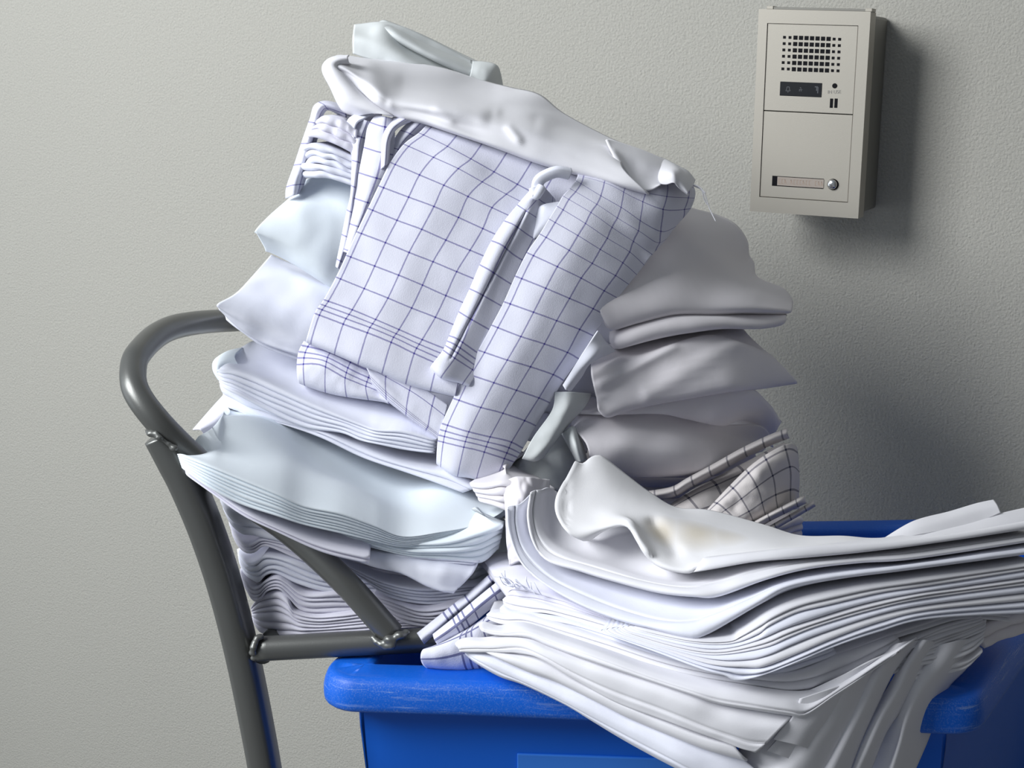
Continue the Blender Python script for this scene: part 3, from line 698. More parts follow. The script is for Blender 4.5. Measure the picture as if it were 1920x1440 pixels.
# ================================================================== CHECKED TOWELS
E6 = lambda pts, n, dx, dy: pts + [(pts[-1][0] + dx * n, pts[-1][1] + dy * n)]
P1 = [([(802, 234), (865, 256), (940, 280), (1015, 305), (1094, 330)], -.9), ([(785, 250), (832, 272), (879, 297), (924, 322), (967, 345), (1057, 393)], 0), ([(757, 271), (814, 296), (860, 317), (905, 342), (950, 365), (1040, 411)], 1),
      ([(732, 305), (790, 330), (837, 350), (882, 371), (925, 391), (1012, 432)], 2), ([(710, 349), (766, 370), (812, 387), (857, 407), (905, 429), (997, 470)], 3), ([(690, 391), (746, 414), (790, 430), (835, 450), (880, 469), (972, 508)], 4),
      ([(669, 435), (724, 456), (770, 475), (814, 492), (857, 510), (945, 546)], 5), ([(649, 479), (702, 499), (749, 517), (792, 535), (837, 555), (925, 590)], 6), ([(630, 520), (682, 541), (727, 559), (770, 577), (816, 595), (905, 631)], 7),
      ([(607, 562), (660, 581), (706, 600), (750, 619), (794, 638), (880, 672)], 8), ([(590, 588), (648, 610), (695, 627), (741, 646), (780, 665), (864, 702)], 8.6), ([(575, 636), (633, 660), (680, 680), (722, 696), (765, 715), (855, 740)], 9.6)]
nP = len(P1)
rails = []
for i, (p, v) in enumerate(P1):
    t = i / (nP - 1); dl_ = 1.495 - .02 * t if i == 0 else 1.472 - .105 * t
    if i == 0: dl_ = 1.487
    rails.append((p, [dl_ + .012, dl_, dl_ - .002, dl_ - .004]))
mt = loft('checked_towel', [([(812, 236), (870, 258), (945, 282), (1020, 307), (1094, 334)], 1.56)] + rails + [([(577, 640), (633, 664), (680, 684), (722, 700), (765, 719), (855, 744)], [1.41, 1.40, 1.39])], CHECK,
     'broad white towel with dark blue checks draped in the middle of the pile', 'towel', us=[(-.2, 6)] * (nP + 2), vs=[-1.9] + [v for p, v in P1] + [9.7], wr=.006, wsc=90, seed=51, nu=120, sub=6)
P3 = [([(1086, 320), (1140, 332), (1200, 345), (1260, 352), (1303, 362)], -1.6, 4.6), ([(1079, 339), (1125, 367), (1167, 391), (1206, 418), (1243, 440), (1285, 402)], 0, 4.6)]
P3 = [([(1084, 323), (1130, 335), (1190, 350), (1250, 356), (1303, 362)], -2.6, 5.3), ([(1083, 330), (1140, 346), (1190, 372), (1245, 393), (1294, 391)], -1, 5.3), ([(1079, 339), (1125, 367), (1167, 391), (1206, 418), (1240, 434), (1266, 424)], 0, 4.7),
      ([(1068, 354), (1119, 384), (1160, 411), (1200, 435), (1230, 454), (1248, 448)], 1, 4.3), ([(1055, 368), (1109, 400), (1149, 428), (1189, 454), (1222, 478)], 2, 3.9), ([(1044, 387), (1098, 420), (1138, 447), (1179, 472), (1207, 497)], 3, 3.75),
      ([(1029, 411), (1083, 442), (1125, 468), (1167, 493), (1193, 515)], 4, 3.7), ([(1012, 439), (1064, 468), (1108, 493), (1152, 516), (1178, 533)], 5, 3.6), ([(988, 474), (1040, 498), (1086, 520), (1130, 544), (1158, 559)], 6, 3.6),
      ([(966, 518), (1019, 539), (1064, 558), (1110, 578), (1137, 592)], 7, 3.6), ([(945, 566), (996, 584), (1040, 600), (1085, 617), (1111, 629)], 8, 3.6), ([(922, 610), (973, 630), (1015, 643), (1062, 660), (1085, 673)], 9, 3.55),
      ([(897, 657), (947, 674), (989, 686), (1036, 702), (1056, 713)], 10, 3.5), ([(872, 700), (921, 716), (963, 730), (1010, 746), (1030, 755)], 11, 3.5), ([(850, 747), (894, 762), (937, 773), (982, 788), (1004, 798)], 12, 3.55),
      ([(829, 794), (870, 807), (910, 817), (954, 827), (980, 840)], 13, 3.6), ([(821, 827), (861, 837), (897, 845), (939, 858), (963, 866)], 13.6, 3.5), ([(819, 866), (849, 885), (881, 891), (920, 900), (936, 903)], 14.7, 3.2)]
rails = []; n3 = len(P3)
for i, (p, v, ue) in enumerate(P3):
    d0 = 1.452 - .112 * max(0, i - 1) / (n3 - 2)
    if i == 0: d0 = 1.47
    rails.append((p, [d0 + .004, d0 - .004, d0, d0 + .010, d0 + .022 + .035 * (i < 4)]))
loft('checked_towel', [([(1090, 308), (1130, 316), (1190, 328), (1250, 332), (1296, 344)], 1.54)] + rails + [([(823, 868), (850, 888), (882, 894), (920, 903), (936, 906)], 1.37)], CHECK3,
     'long narrow checked towel whose lower end reaches furthest down the pile', 'towel', us=[(-.28, 5.3)] + [(-.28, ue) for p, v, ue in P3] + [(-.28, 3.2)], vs=[-3.6] + [v for p, v, ue in P3] + [14.9], wr=.004, wsc=80, seed=52, nu=110, sub=6)
P2 = [([(1014, 341), (1020, 350), (1030, 362), (1040, 374)], 2.2), ([(994, 358), (1002, 366), (1015, 378), (1040, 392)], 3), ([(970, 385), (988, 397), (1002, 406), (1022, 420)], 4), ([(946, 415), (965, 423), (990, 441), (1010, 452)], 5), ([(922, 452), (941, 460), (963, 478), (990, 494)], 6),
      ([(900, 497), (918, 507), (942, 523), (970, 540)], 7), ([(881, 542), (898, 550), (926, 566), (955, 582)], 8), ([(861, 585), (880, 597), (915, 617), (935, 628)], 9), ([(843, 630), (858, 636), (893, 660), (912, 672)], 10), ([(831, 657), (846, 668), (875, 687), (895, 700)], 10.6), ([(809, 686), (828, 704), (860, 714), (880, 722)], 11.5)]
CHECK2 = checked('blue_checked_linen_strip', (.75, .76, .88), (.05, .035, .27), 10.0)
rails = []
for i, (p, v) in enumerate(P2):
    t = i / (len(P2) - 1); d0 = 1.458 - .095 * t; rails.append((p, [d0 - .004, d0 - .011, d0 - .004, d0]))
loft('checked_towel', rails + [([(812, 690), (828, 707), (860, 718), (880, 725)], 1.39)], CHECK2, 'narrow strip of checked towel with a stitched hem between the two broad checked ones', 'towel',
     us=[(.35, 2.3)] * (len(P2) + 1), vs=[v for p, v in P2] + [11.6], seed=53, nu=40, sub=6, ridges=[(985, 398, 846, 668, 2.0, -.006)])
# loop and torn tape at the head of the strip
tube('hanging_loop', [S(*p) for p in ((1000, 366, 1.447), (1006, 356, 1.441), (1010, 340, 1.436), (1022, 330, 1.434), (1045, 322, 1.434), (1068, 326, 1.438))], .0042, WHITE, n=10, ry=.006)
lo = bpy.data.objects['hanging_loop']; tag(lo, 'small white fabric loop under the edge of the crumpled top cloth', 'loop')
lo2 = tube('knot', [S(*p) for p in ((1000, 352, 1.436), (1004, 366, 1.434), (1010, 360, 1.432), (1016, 350, 1.434))], .005, WHITE, n=10, parent=None); lo2.parent = lo
loft('torn_tape', [([(1012, 388), (1024, 382), (1050, 378)], [1.440, 1.437, 1.437]), ([(1003, 408), (1015, 412), (1035, 405)], [1.437, 1.432, 1.432]), ([(996, 432), (1004, 436), (1012, 440)], [1.436, 1.428, 1.428]), ([(993, 458), (998, 450), (1003, 446)], [1.434, 1.428, 1.428])], WHITE,
     'torn piece of white tape at the left edge of the long checked towel', 'tape', nu=20, seed=54)
# layers under the broad towel
loft('checked_towel', [([(570, 640), (620, 655), (690, 685), (740, 700)], [1.40, 1.395, 1.39]), ([(560, 660), (610, 670), (670, 700), (730, 725)], [1.392, 1.38, 1.38]), ([(557, 690), (600, 690), (650, 715), (725, 742)], [1.385, 1.372, 1.375]), ([(560, 716), (592, 727), (630, 738), (665, 744), (715, 751), (730, 756)], [1.385, 1.375, 1.372]), ([(566, 716), (592, 725), (665, 742), (730, 754)], [1.42, 1.41, 1.41])], CHECK,
     'checked towel layer peeping out under the lower left of the broad checked towel', 'towel', us=[(-.3, 4)] * 5, vs=[7.8, 8.2, 8.7, 9.5, 9.7], seed=55, wr=.006, wsc=40, nu=60)
loft('checked_towel', [([(686, 684), (740, 700), (790, 725), (840, 760)], [1.383, 1.378, 1.37]), ([(688, 690), (730, 718), (780, 750), (832, 790)], [1.375, 1.37, 1.36]), ([(692, 700), (722, 728), (765, 765), (828, 815)], [1.372, 1.365, 1.358]), ([(700, 722), (722, 746), (765, 780), (822, 822)], [1.372, 1.366, 1.36]), ([(706, 722), (730, 748), (770, 778), (824, 818)], 1.40)], CHECK,
     'slanting checked towel edge left of the foot of the long checked towel', 'towel', us=[(.2, 3.6)] * 5, vs=[6.3, 7.3, 7.75, 8.75, 9.0], seed=56, wr=.003, wsc=40, nu=60)
# flank of checked layers at the left of the broad towel
def flank(pL, pR, D, lab, v0, u1, seed, mat=CHECK, wr=.003):
    mid = [((a[0] + b[0]) / 2, (a[1] + b[1]) / 2) for a, b in zip(resample([(x, y, 0) for x, y in pL], 8), resample([(x, y, 0) for x, y in pR], 8))]
    loft('checked_towel', [(pL, D), (mid, [d - .012 for d in D]), (pR, [d - .004 for d in D])], mat, lab, 'towel', us=[(v0, v0 + u1)] * 3, vs=[1.55, 1.9, 2.4], seed=seed, wr=wr, wsc=30, nu=60)
flank([(672, 222), (663, 245), (661, 280), (660, 320), (658, 365), (650, 400), (640, 450), (630, 500)], [(700, 230), (685, 262), (678, 300), (668, 350), (662, 390), (658, 430), (650, 470), (636, 505)], [1.50, 1.475, 1.462, 1.445], 'outermost checked towel fold at the left flank of the broad towel', .3, 6.0, 57)
flank([(706, 215), (690, 238), (684, 270), (676, 310), (668, 350), (660, 392), (652, 430), (640, 470)], [(735, 222), (740, 250), (738, 285), (735, 320), (715, 365), (698, 400), (682, 430), (665, 480)], [1.495, 1.47, 1.458, 1.445], 'second checked towel fold at the left flank, with a seam', .6, 5.5, 58)
flank([(738, 220), (722, 240), (716, 265), (714, 290), (712, 320)], [(775, 226), (745, 240), (732, 262), (730, 285), (728, 305)], [1.495, 1.47, 1.462], 'plain curved towel edge inside the left flank of checked folds', .1, .8, 59)
flank([(772, 224), (752, 244), (740, 262), (734, 280), (734, 300)], [(800, 234), (782, 252), (765, 268), (752, 284), (742, 302)], [1.50, 1.485, 1.475], 'innermost checked fold beside the top left corner of the broad towel', .2, 2.4, 60)
loft('folded_napkin', [([(690, 205), (668, 214), (652, 226), (650, 250), (662, 300)], [1.51, 1.49, 1.485]), ([(700, 212), (684, 222), (668, 232), (664, 255), (668, 300)], [1.50, 1.48, 1.477])], WHITE, 'white strap end curving down beside the outermost checked fold', 'napkin', seed=61, nu=40)

# ================================================================== CRUMPLED CLOTHS ON TOP
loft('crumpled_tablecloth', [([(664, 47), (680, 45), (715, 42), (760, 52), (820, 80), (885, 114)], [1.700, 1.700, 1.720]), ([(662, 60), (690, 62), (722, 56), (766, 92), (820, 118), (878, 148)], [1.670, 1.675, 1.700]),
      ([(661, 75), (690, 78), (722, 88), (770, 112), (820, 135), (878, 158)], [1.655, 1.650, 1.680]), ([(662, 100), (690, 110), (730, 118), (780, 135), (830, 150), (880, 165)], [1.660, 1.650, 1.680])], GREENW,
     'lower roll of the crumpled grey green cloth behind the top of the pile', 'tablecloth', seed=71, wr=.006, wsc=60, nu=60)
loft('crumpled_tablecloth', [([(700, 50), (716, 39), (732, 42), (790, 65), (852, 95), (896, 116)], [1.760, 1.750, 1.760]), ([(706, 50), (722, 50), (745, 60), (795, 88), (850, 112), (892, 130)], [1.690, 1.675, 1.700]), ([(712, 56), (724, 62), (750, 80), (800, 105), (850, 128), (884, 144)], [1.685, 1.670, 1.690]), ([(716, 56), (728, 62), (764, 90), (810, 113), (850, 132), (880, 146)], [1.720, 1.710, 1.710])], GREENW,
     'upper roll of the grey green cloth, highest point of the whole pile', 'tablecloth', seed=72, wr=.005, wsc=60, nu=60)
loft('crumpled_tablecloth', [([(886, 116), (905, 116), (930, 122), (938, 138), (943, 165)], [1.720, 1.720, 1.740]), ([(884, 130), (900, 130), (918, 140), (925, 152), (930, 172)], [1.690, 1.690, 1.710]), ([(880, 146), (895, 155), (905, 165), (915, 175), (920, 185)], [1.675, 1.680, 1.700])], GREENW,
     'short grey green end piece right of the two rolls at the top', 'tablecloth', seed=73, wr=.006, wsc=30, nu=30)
loft('crumpled_tablecloth', [([(622, 110), (640, 104), (700, 112), (770, 118), (830, 128), (900, 150), (960, 165), (1012, 178), (1060, 215), (1150, 262), (1210, 284), (1262, 308)], [1.60, 1.66, 1.68, 1.62, 1.56]),
      ([(617, 118), (632, 112), (690, 122), (750, 140), (815, 160), (880, 180), (940, 195), (1000, 212), (1050, 240), (1100, 260), (1150, 275), (1180, 290)], [1.535, 1.57, 1.575, 1.54, 1.505]),
      ([(618, 126), (640, 124), (680, 145), (735, 175), (800, 192), (870, 210), (930, 225), (990, 238), (1040, 258), (1090, 275), (1140, 290), (1165, 305)], [1.505, 1.497, 1.48, 1.48, 1.47]),
      ([(630, 140), (655, 140), (690, 165), (735, 196), (800, 215), (870, 238), (930, 250), (985, 262), (1040, 280), (1090, 300), (1140, 316), (1175, 325)], [1.505, 1.485, 1.468, 1.46, 1.452]),
      ([(650, 175), (675, 172), (700, 190), (740, 215), (800, 230), (865, 252), (940, 278), (1007, 302), (1082, 324), (1141, 340), (1184, 353), (1214, 361)], [1.50, 1.485, 1.463, 1.455, 1.445]),
      ([(676, 170), (702, 192), (742, 218), (800, 234), (865, 256), (940, 281), (1007, 305), (1082, 327), (1141, 343), (1184, 355), (1214, 362)], [1.52, 1.50, 1.50, 1.49, 1.48])], WHITE2,
     'big crumpled white cloth with hanging creases lying across the top of the checked towels', 'tablecloth', seed=74, wr=.012, wsc=85, nu=150, sub=9, stretch=1.3,
     ridges=[(690, 115, 712, 185, 18, .008), (735, 196, 930, 212, 10, .006), (760, 160, 920, 170, 20, -.010), (925, 218, 1000, 228, 15, -.011), (955, 240, 972, 262, 8, .004), (820, 205, 845, 228, 9, .002)])
loft('crumpled_tablecloth', [([(655, 104), (625, 107), (608, 118), (605, 135), (620, 165), (640, 205), (665, 218)], [1.53, 1.515, 1.505, 1.50]), ([(652, 108), (630, 113), (618, 122), (622, 138), (640, 165), (662, 195), (700, 212)], [1.51, 1.495, 1.485, 1.482]),
      ([(655, 118), (636, 122), (632, 130), (644, 140), (668, 168), (695, 192), (735, 218)], [1.515, 1.50, 1.49, 1.482]), ([(660, 122), (644, 126), (640, 132), (650, 142), (674, 170), (700, 194), (738, 218)], [1.54, 1.53, 1.52, 1.51])], WHITE2,
     'rolled left hem of the white cloth looping over the checked folds', 'tablecloth', seed=75, wr=.002, wsc=40, nu=70)
loft('crumpled_tablecloth', [([(1136, 262), (1150, 264), (1210, 284), (1268, 310)], [1.50, 1.52, 1.54]), ([(1148, 290), (1165, 288), (1215, 305), (1255, 325)], [1.475, 1.49, 1.50]), ([(1165, 325), (1182, 325), (1215, 335), (1240, 345)], [1.462, 1.475, 1.475]), ([(1185, 348), (1200, 356), (1220, 356), (1238, 346)], [1.452, 1.455, 1.458])], WHITE2,
     'second flap of the white cloth opening at its right end', 'tablecloth', seed=76, wr=.004, wsc=40, nu=40, ridges=[(1150, 285, 1190, 345, 5, .006)])
loft('crumpled_tablecloth', [([(1215, 290), (1245, 298), (1272, 312), (1290, 322), (1303, 338)], [1.55, 1.53, 1.53]), ([(1225, 312), (1250, 312), (1270, 318), (1285, 332), (1298, 350)], [1.51, 1.49, 1.49]), ([(1232, 335), (1245, 328), (1262, 326), (1275, 340), (1290, 360)], [1.485, 1.465, 1.468]), ([(1238, 345), (1250, 346), (1264, 343), (1275, 355), (1292, 366)], [1.475, 1.462, 1.475])], WHITE2,
     'curled dark-shaded tail of the white cloth at the far right end', 'tablecloth', seed=77, wr=.004, wsc=30, nu=40)
th = tube('loose_threads', [S(*p) for p in ((1298, 345, 1.50), (1312, 352, 1.49), (1322, 366, 1.485), (1330, 390, 1.483), (1342, 415, 1.48))], .0006, WHITE2, n=6); tag(th, 'loose white threads dangling from the right end of the top cloth', 'thread')
for q in (((1300, 348, 1.50), (1315, 356, 1.49), (1320, 372, 1.485), (1326, 384, 1.484)), ((1296, 346, 1.50), (1310, 350, 1.49), (1323, 362, 1.485))):
    t_ = tube('strand', [S(*p) for p in q], .0007, WHITE2, n=6); t_.parent = th

# ================================================================== CHECKED TOWELS LOWER RIGHT
def roll(name, pts, wpx, D, mat, lab, us, vs, seed=0, cat='towel'):
    A = [(x, y - wpx / 2) for x, y in pts]; B = [(x + wpx * .25, y + wpx / 2) for x, y in pts]; D2 = [d - .009 for d in D]
    return loft(name, [(A, [d + .012 for d in D]), ([(x, y - wpx * .3) for x, y in pts], [d - .002 for d in D]), (pts, D2), ([(x + 2, y + wpx * .32) for x, y in pts], [d - .003 for d in D]), (B, [d + .012 for d in D])], mat, lab, cat, us=[us] * 5, vs=vs, seed=seed, nu=70, wr=.003, wsc=30)
roll('checked_towel', [(1216, 930), (1260, 922), (1290, 905), (1340, 878), (1390, 850), (1440, 826), (1476, 812)], 17, [1.40, 1.42, 1.46, 1.50], CHECKD, 'uppermost dark-lined checked roll at the lower right, touching the greyish cloth', (-.3, 7.3), [.2, .3, .5, .7, .8], 81)
loft('checked_towel', [([(1255, 948), (1300, 918), (1350, 892), (1400, 866), (1470, 830)], [1.42, 1.45, 1.49, 1.52]), ([(1262, 952), (1310, 925), (1355, 905), (1400, 884), (1480, 842)], [1.405, 1.43, 1.47, 1.51]), ([(1280, 965), (1330, 950), (1380, 930), (1420, 910), (1480, 880)], [1.39, 1.42, 1.47, 1.52]), ([(1300, 985), (1350, 975), (1400, 960), (1440, 940), (1480, 920)], [1.385, 1.42, 1.47, 1.53])], CHECKD,
     'dark-lined checked towel folded flat behind the stained napkin', 'towel', us=[(.4, 4.7)] * 4, vs=[.3, 1.0, 2.0, 2.8], seed=82, wr=.006, wsc=40)
loft('checked_towel', [([(1325, 958), (1370, 910), (1410, 872), (1450, 845), (1480, 832), (1493, 838)], [1.40, 1.43, 1.47, 1.52]), ([(1335, 960), (1380, 922), (1420, 885), (1455, 862), (1480, 852), (1496, 860)], [1.385, 1.41, 1.455, 1.51]), ([(1350, 970), (1395, 940), (1430, 915), (1460, 895), (1485, 885), (1498, 895)], [1.38, 1.405, 1.45, 1.51]), ([(1370, 985), (1410, 965), (1440, 945), (1465, 935), (1485, 930), (1497, 932)], [1.375, 1.40, 1.45, 1.51]),
      ([(1380, 1000), (1415, 985), (1445, 970), (1470, 960), (1490, 955), (1498, 955)], [1.39, 1.41, 1.46, 1.53])], CHECKD,
     'dark-lined checked towel with a border of four lines, right end of the pile', 'towel', us=[(1.5, 6.6)] * 5, vs=[.7, 1.2, 2.3, 3.3, 3.8], seed=83, wr=.012, wsc=35)
roll('checked_towel', [(1405, 990), (1440, 970), (1470, 955), (1500, 940), (1509, 937)], 13, [1.38, 1.42, 1.47], CHECKD, 'short checked roll pointing right above the far bin rim', (1.6, 5.6), [.2, .3, .5, .7, .8], 84)
roll('checked_towel', [(1430, 1000), (1460, 982), (1490, 965), (1526, 944)], 9, [1.38, 1.43, 1.48], CHECKD, 'lowest thin checked roll pointing right above the far bin rim', (2.2, 5.6), [.2, .3, .5, .7, .8], 85)
fold('folded_napkin', [(1420, 996), (1460, 985), (1490, 972), (1505, 970)], [(1420, 1020), (1460, 1016), (1490, 1010), (1502, 1006)], [1.42, 1.46, 1.50], GREYW, 'crumpled greyish napkin ends under the thin checked rolls', 'napkin', layers=3, seed=86, bulge=.006, back=.08)

# ================================================================== CHECKED TOWELS BOTTOM CENTRE
CHK4 = checked('blue_checked_linen_folded', (.75, .76, .88), (.03, .04, .20), 4.0, w=.06)
def ctow(rails, lab, us, vs, seed, mat=CHK4): return loft('checked_towel', rails, mat, lab, 'towel', us=us, vs=vs, seed=seed, wr=.006, wsc=40, nu=60)
ctow([([(782, 1188), (830, 1150), (880, 1110), (930, 1068), (962, 1046)], [1.235, 1.25, 1.27, 1.30]), ([(790, 1200), (838, 1160), (885, 1122), (935, 1080), (970, 1060)], [1.225, 1.24, 1.26, 1.29]), ([(797, 1210), (845, 1172), (892, 1135), (940, 1092), (978, 1070)], [1.24, 1.25, 1.27, 1.30])],
     'checked towel edge rising from the trolley rail to the front napkins', [(7.6, 2.6)] * 3, [0.3, .5, .75], 91, checked('check_rotated_a', (.75, .76, .88), (.03, .04, .20), None))
def band_mat(name):
    """checks whose border of four yarns runs across u"""
    M = cotton(name, (.75, .76, .88), .18, weave=.35); nt = M.node_tree; b = nt.nodes['Principled BSDF']
    uv = nt.nodes.new('ShaderNodeUVMap'); sp = nt.nodes.new('ShaderNodeSeparateXYZ'); L(nt, uv.outputs[0], sp.inputs[0]); u, v = sp.outputs[0], sp.outputs[1]
    def near(x, per, hw):
        f = math_n(nt, 'ABSOLUTE', math_n(nt, 'SUBTRACT', math_n(nt, 'FRACT', math_n(nt, 'ADD', math_n(nt, 'DIVIDE', x, per), .5)), .5)); return math_n(nt, 'LESS_THAN', f, hw / per)
    inb = math_n(nt, 'MULTIPLY', math_n(nt, 'GREATER_THAN', u, .93), math_n(nt, 'LESS_THAN', u, 1.7))
    lu = math_n(nt, 'MAXIMUM', math_n(nt, 'MULTIPLY', near(u, .22, .035), inb), math_n(nt, 'MULTIPLY', near(u, 1.0, .03), math_n(nt, 'GREATER_THAN', u, 1.8)))
    tot = math_n(nt, 'MULTIPLY', math_n(nt, 'MINIMUM', math_n(nt, 'ADD', lu, near(v, 1.0, .04)), 1), .75)
    mx = N(nt, 'ShaderNodeMix', data_type='RGBA'); L(nt, b.inputs['Base Color'].links[0].from_socket, mx.inputs[6]); mx.inputs[7].default_value = (.03, .035, .2, 1); L(nt, tot, mx.inputs[0]); L(nt, mx.outputs[2], b.inputs['Base Color'])
    return M
BND = band_mat('blue_bordered_linen')
for o in (bpy.data.objects[-1] if False else None,): pass
last = [o for o in bpy.data.objects if o.get('label', '').startswith('checked towel edge rising')][0]
last.data.materials.clear(); last.data.materials.append(BND)
for lp in last.data.loops: pass
uvl = last.data.uv_layers[0].data
for d_ in uvl: d_.uv = ((7.6 - d_.uv[0]) * .8 + -.0, d_.uv[1] * .6 + .3)
ctow([([(812, 1190), (850, 1160), (895, 1122), (940, 1086), (975, 1062)], [1.23, 1.235, 1.25, 1.28]), ([(815, 1200), (860, 1168), (905, 1130), (945, 1100), (985, 1078)], [1.215, 1.22, 1.24, 1.27]), ([(822, 1212), (870, 1182), (915, 1145), (955, 1118), (990, 1095)], [1.22, 1.225, 1.245, 1.275])],
     'second checked towel fold above the bin rim, with four crossing lines', [(0.1, 4.4)] * 3, [.55, .98, 1.3], 92, BND)
ctow([([(818, 1216), (850, 1196), (895, 1168), (935, 1140), (975, 1120)], [1.22, 1.22, 1.235, 1.26]), ([(795, 1218), (830, 1208), (880, 1186), (925, 1160), (970, 1140)], [1.21, 1.205, 1.22, 1.25]), ([(789, 1232), (830, 1228), (890, 1210), (935, 1190), (980, 1165)], [1.205, 1.20, 1.215, 1.24]),
      ([(794, 1246), (840, 1250), (890, 1246), (940, 1230), (990, 1200)], [1.21, 1.205, 1.21, 1.24]), ([(806, 1254), (850, 1258), (900, 1262), (950, 1256), (1000, 1230)], [1.22, 1.215, 1.22, 1.25])],
     'thick rolled checked towel resting on the blue bin rim', [(-.3, 3.4)] * 5, [.6, 1.0, 1.9, 2.4, 2.8], 93, BND)

def stained():
    # two soft yellowish stains, fixed to places on the cloth
    M = cotton('stained_damask', (.82, .82, .85), .12); nt = M.node_tree; b_ = nt.nodes['Principled BSDF']; tc = nt.nodes.new('ShaderNodeTexCoord'); acc = None
    for (x, y, r_) in ((1308, 990, .016), (1362, 982, .013), (1240, 1000, .012)):
        p = S(x, y, FD(x, y, .02)); vm_ = nt.nodes.new('ShaderNodeVectorMath'); vm_.operation = 'DISTANCE'; L(nt, tc.outputs['Object'], vm_.inputs[0]); vm_.inputs[1].default_value = p
        f = math_n(nt, 'MAXIMUM', math_n(nt, 'SUBTRACT', 1.0, math_n(nt, 'DIVIDE', vm_.outputs['Value'], r_ * 1.9)), 0.0)
        acc = f if acc is None else math_n(nt, 'MAXIMUM', acc, f)
    mx = N(nt, 'ShaderNodeMix', data_type='RGBA'); L(nt, b_.inputs['Base Color'].links[0].from_socket, mx.inputs[6]); mx.inputs[7].default_value = (.50, .44, .33, 1)
    L(nt, math_n(nt, 'MINIMUM', math_n(nt, 'MULTIPLY', acc, .9), .7), mx.inputs[0]); L(nt, mx.outputs[2], b_.inputs['Base Color']); return M
# ================================================================== FRONT PILE OF NAPKINS OVER THE BIN
FX = [(300, 1.22), (850, 1.185), (1000, 1.150), (1150, 1.12), (1300, 1.09), (1450, 1.075), (1550, 1.085), (1700, 1.11), (1850, 1.15), (2000, 1.19)]
def FD(x, y, off=0.):
    for (a, da), (b, db) in zip(FX, FX[1:]):
        if x <= b: d = da + (db - da) * (x - a) / (b - a); break
    else: d = FX[-1][1]
    return d + off + (max(0, 1240 - y)) * .00028
STAIN = stained()
def F3(pts, off=0.):
    if not isinstance(off, (list, tuple)): return [(x, y, FD(x, y, off)) for x, y in pts]
    return [(x, y, FD(x, y, 0) + d) for (x, y), (_, _, d) in zip(pts, withD([(x, y) for x, y in pts], list(off)))]
def nap(A, B, off, lab, mat=WHITE2, layers=1, group=None, bulge=.004, back=.16, seed=0, nu=110, name='folded_napkin', **k):
    return fold(name, F3(A, off), F3(B, off), 0, mat, lab, 'napkin', group, layers=layers, bulge=bulge, back=back, seed=seed, nu=nu, **k)
def sheet(rails, lab, mat=WHITE2, seed=0, wr=.005, wsc=110, **k):
    return loft('hanging_napkin', [(F3(p, o), 0) for p, o in rails], mat, lab, 'napkin', seed=seed, wr=wr, wsc=wsc, nu=100, **k)
# hanging sheets at the right, over the front rim
sheet([([(1843, 1195), (1815, 1248), (1780, 1285), (1762, 1320), (1742, 1380), (1712, 1450)], .02), ([(1800, 1200), (1770, 1250), (1730, 1300), (1705, 1350), (1690, 1400), (1675, 1450)], -.003), ([(1760, 1210), (1730, 1260), (1708, 1300), (1692, 1345), (1682, 1390), (1660, 1450)], .002), ([(1740, 1215), (1710, 1262), (1690, 1300), (1660, 1370), (1645, 1400), (1625, 1450)], .025)], 'rightmost hanging napkin, its edge on the right part of the bin rim', seed=101)
sheet([([(1760, 1205), (1735, 1245), (1715, 1285), (1690, 1330), (1660, 1375), (1630, 1450)], .01), ([(1735, 1200), (1705, 1245), (1685, 1290), (1655, 1340), (1628, 1400), (1605, 1450)], -.008), ([(1715, 1205), (1690, 1245), (1665, 1290), (1630, 1350), (1605, 1400), (1588, 1450)], .010)], 'second hanging napkin from the right, folded into a vertical pleat', seed=102)
sheet([([(1725, 1200), (1690, 1240), (1667, 1275), (1630, 1353), (1610, 1400), (1592, 1450)], .0), ([(1690, 1205), (1655, 1250), (1630, 1300), (1600, 1360), (1580, 1400), (1555, 1450)], -.012), ([(1665, 1215), (1625, 1262), (1600, 1310), (1570, 1370), (1550, 1410), (1520, 1450)], .002)], 'third hanging napkin from the right, with a soft vertical fold', seed=103)
sheet([([(1690, 1215), (1640, 1262), (1612, 1340), (1580, 1400), (1560, 1450)], -.004), ([(1630, 1240), (1590, 1290), (1560, 1350), (1530, 1400), (1500, 1450)], -.014), ([(1570, 1270), (1530, 1320), (1505, 1370), (1480, 1420), (1450, 1460)], -.010), ([(1500, 1300), (1470, 1350), (1450, 1400), (1430, 1440), (1410, 1470)], 0), ([(1440, 1310), (1400, 1370), (1380, 1420), (1360, 1470)], .012)], 'broad grey shaded napkin hanging behind the small square corner', seed=104)
sheet([([(1600, 1280), (1577, 1323), (1555, 1350), (1535, 1375), (1518, 1404)], -.012), ([(1560, 1290), (1535, 1330), (1520, 1355), (1505, 1375), (1492, 1396)], -.018), ([(1500, 1310), (1485, 1345), (1470, 1360), (1460, 1372), (1450, 1386)], -.016)], 'napkin end with a square cut corner hanging at the front right', seed=105, wr=.002)
sheet([([(1530, 1380), (1512, 1395), (1500, 1408), (1484, 1423)], -.008), ([(1500, 1380), (1485, 1392), (1470, 1402), (1458, 1414)], -.010), ([(1470, 1370), (1458, 1385), (1448, 1396), (1438, 1407)], -.008)], 'smaller square napkin corner directly below the other square corner', seed=106, wr=.001)
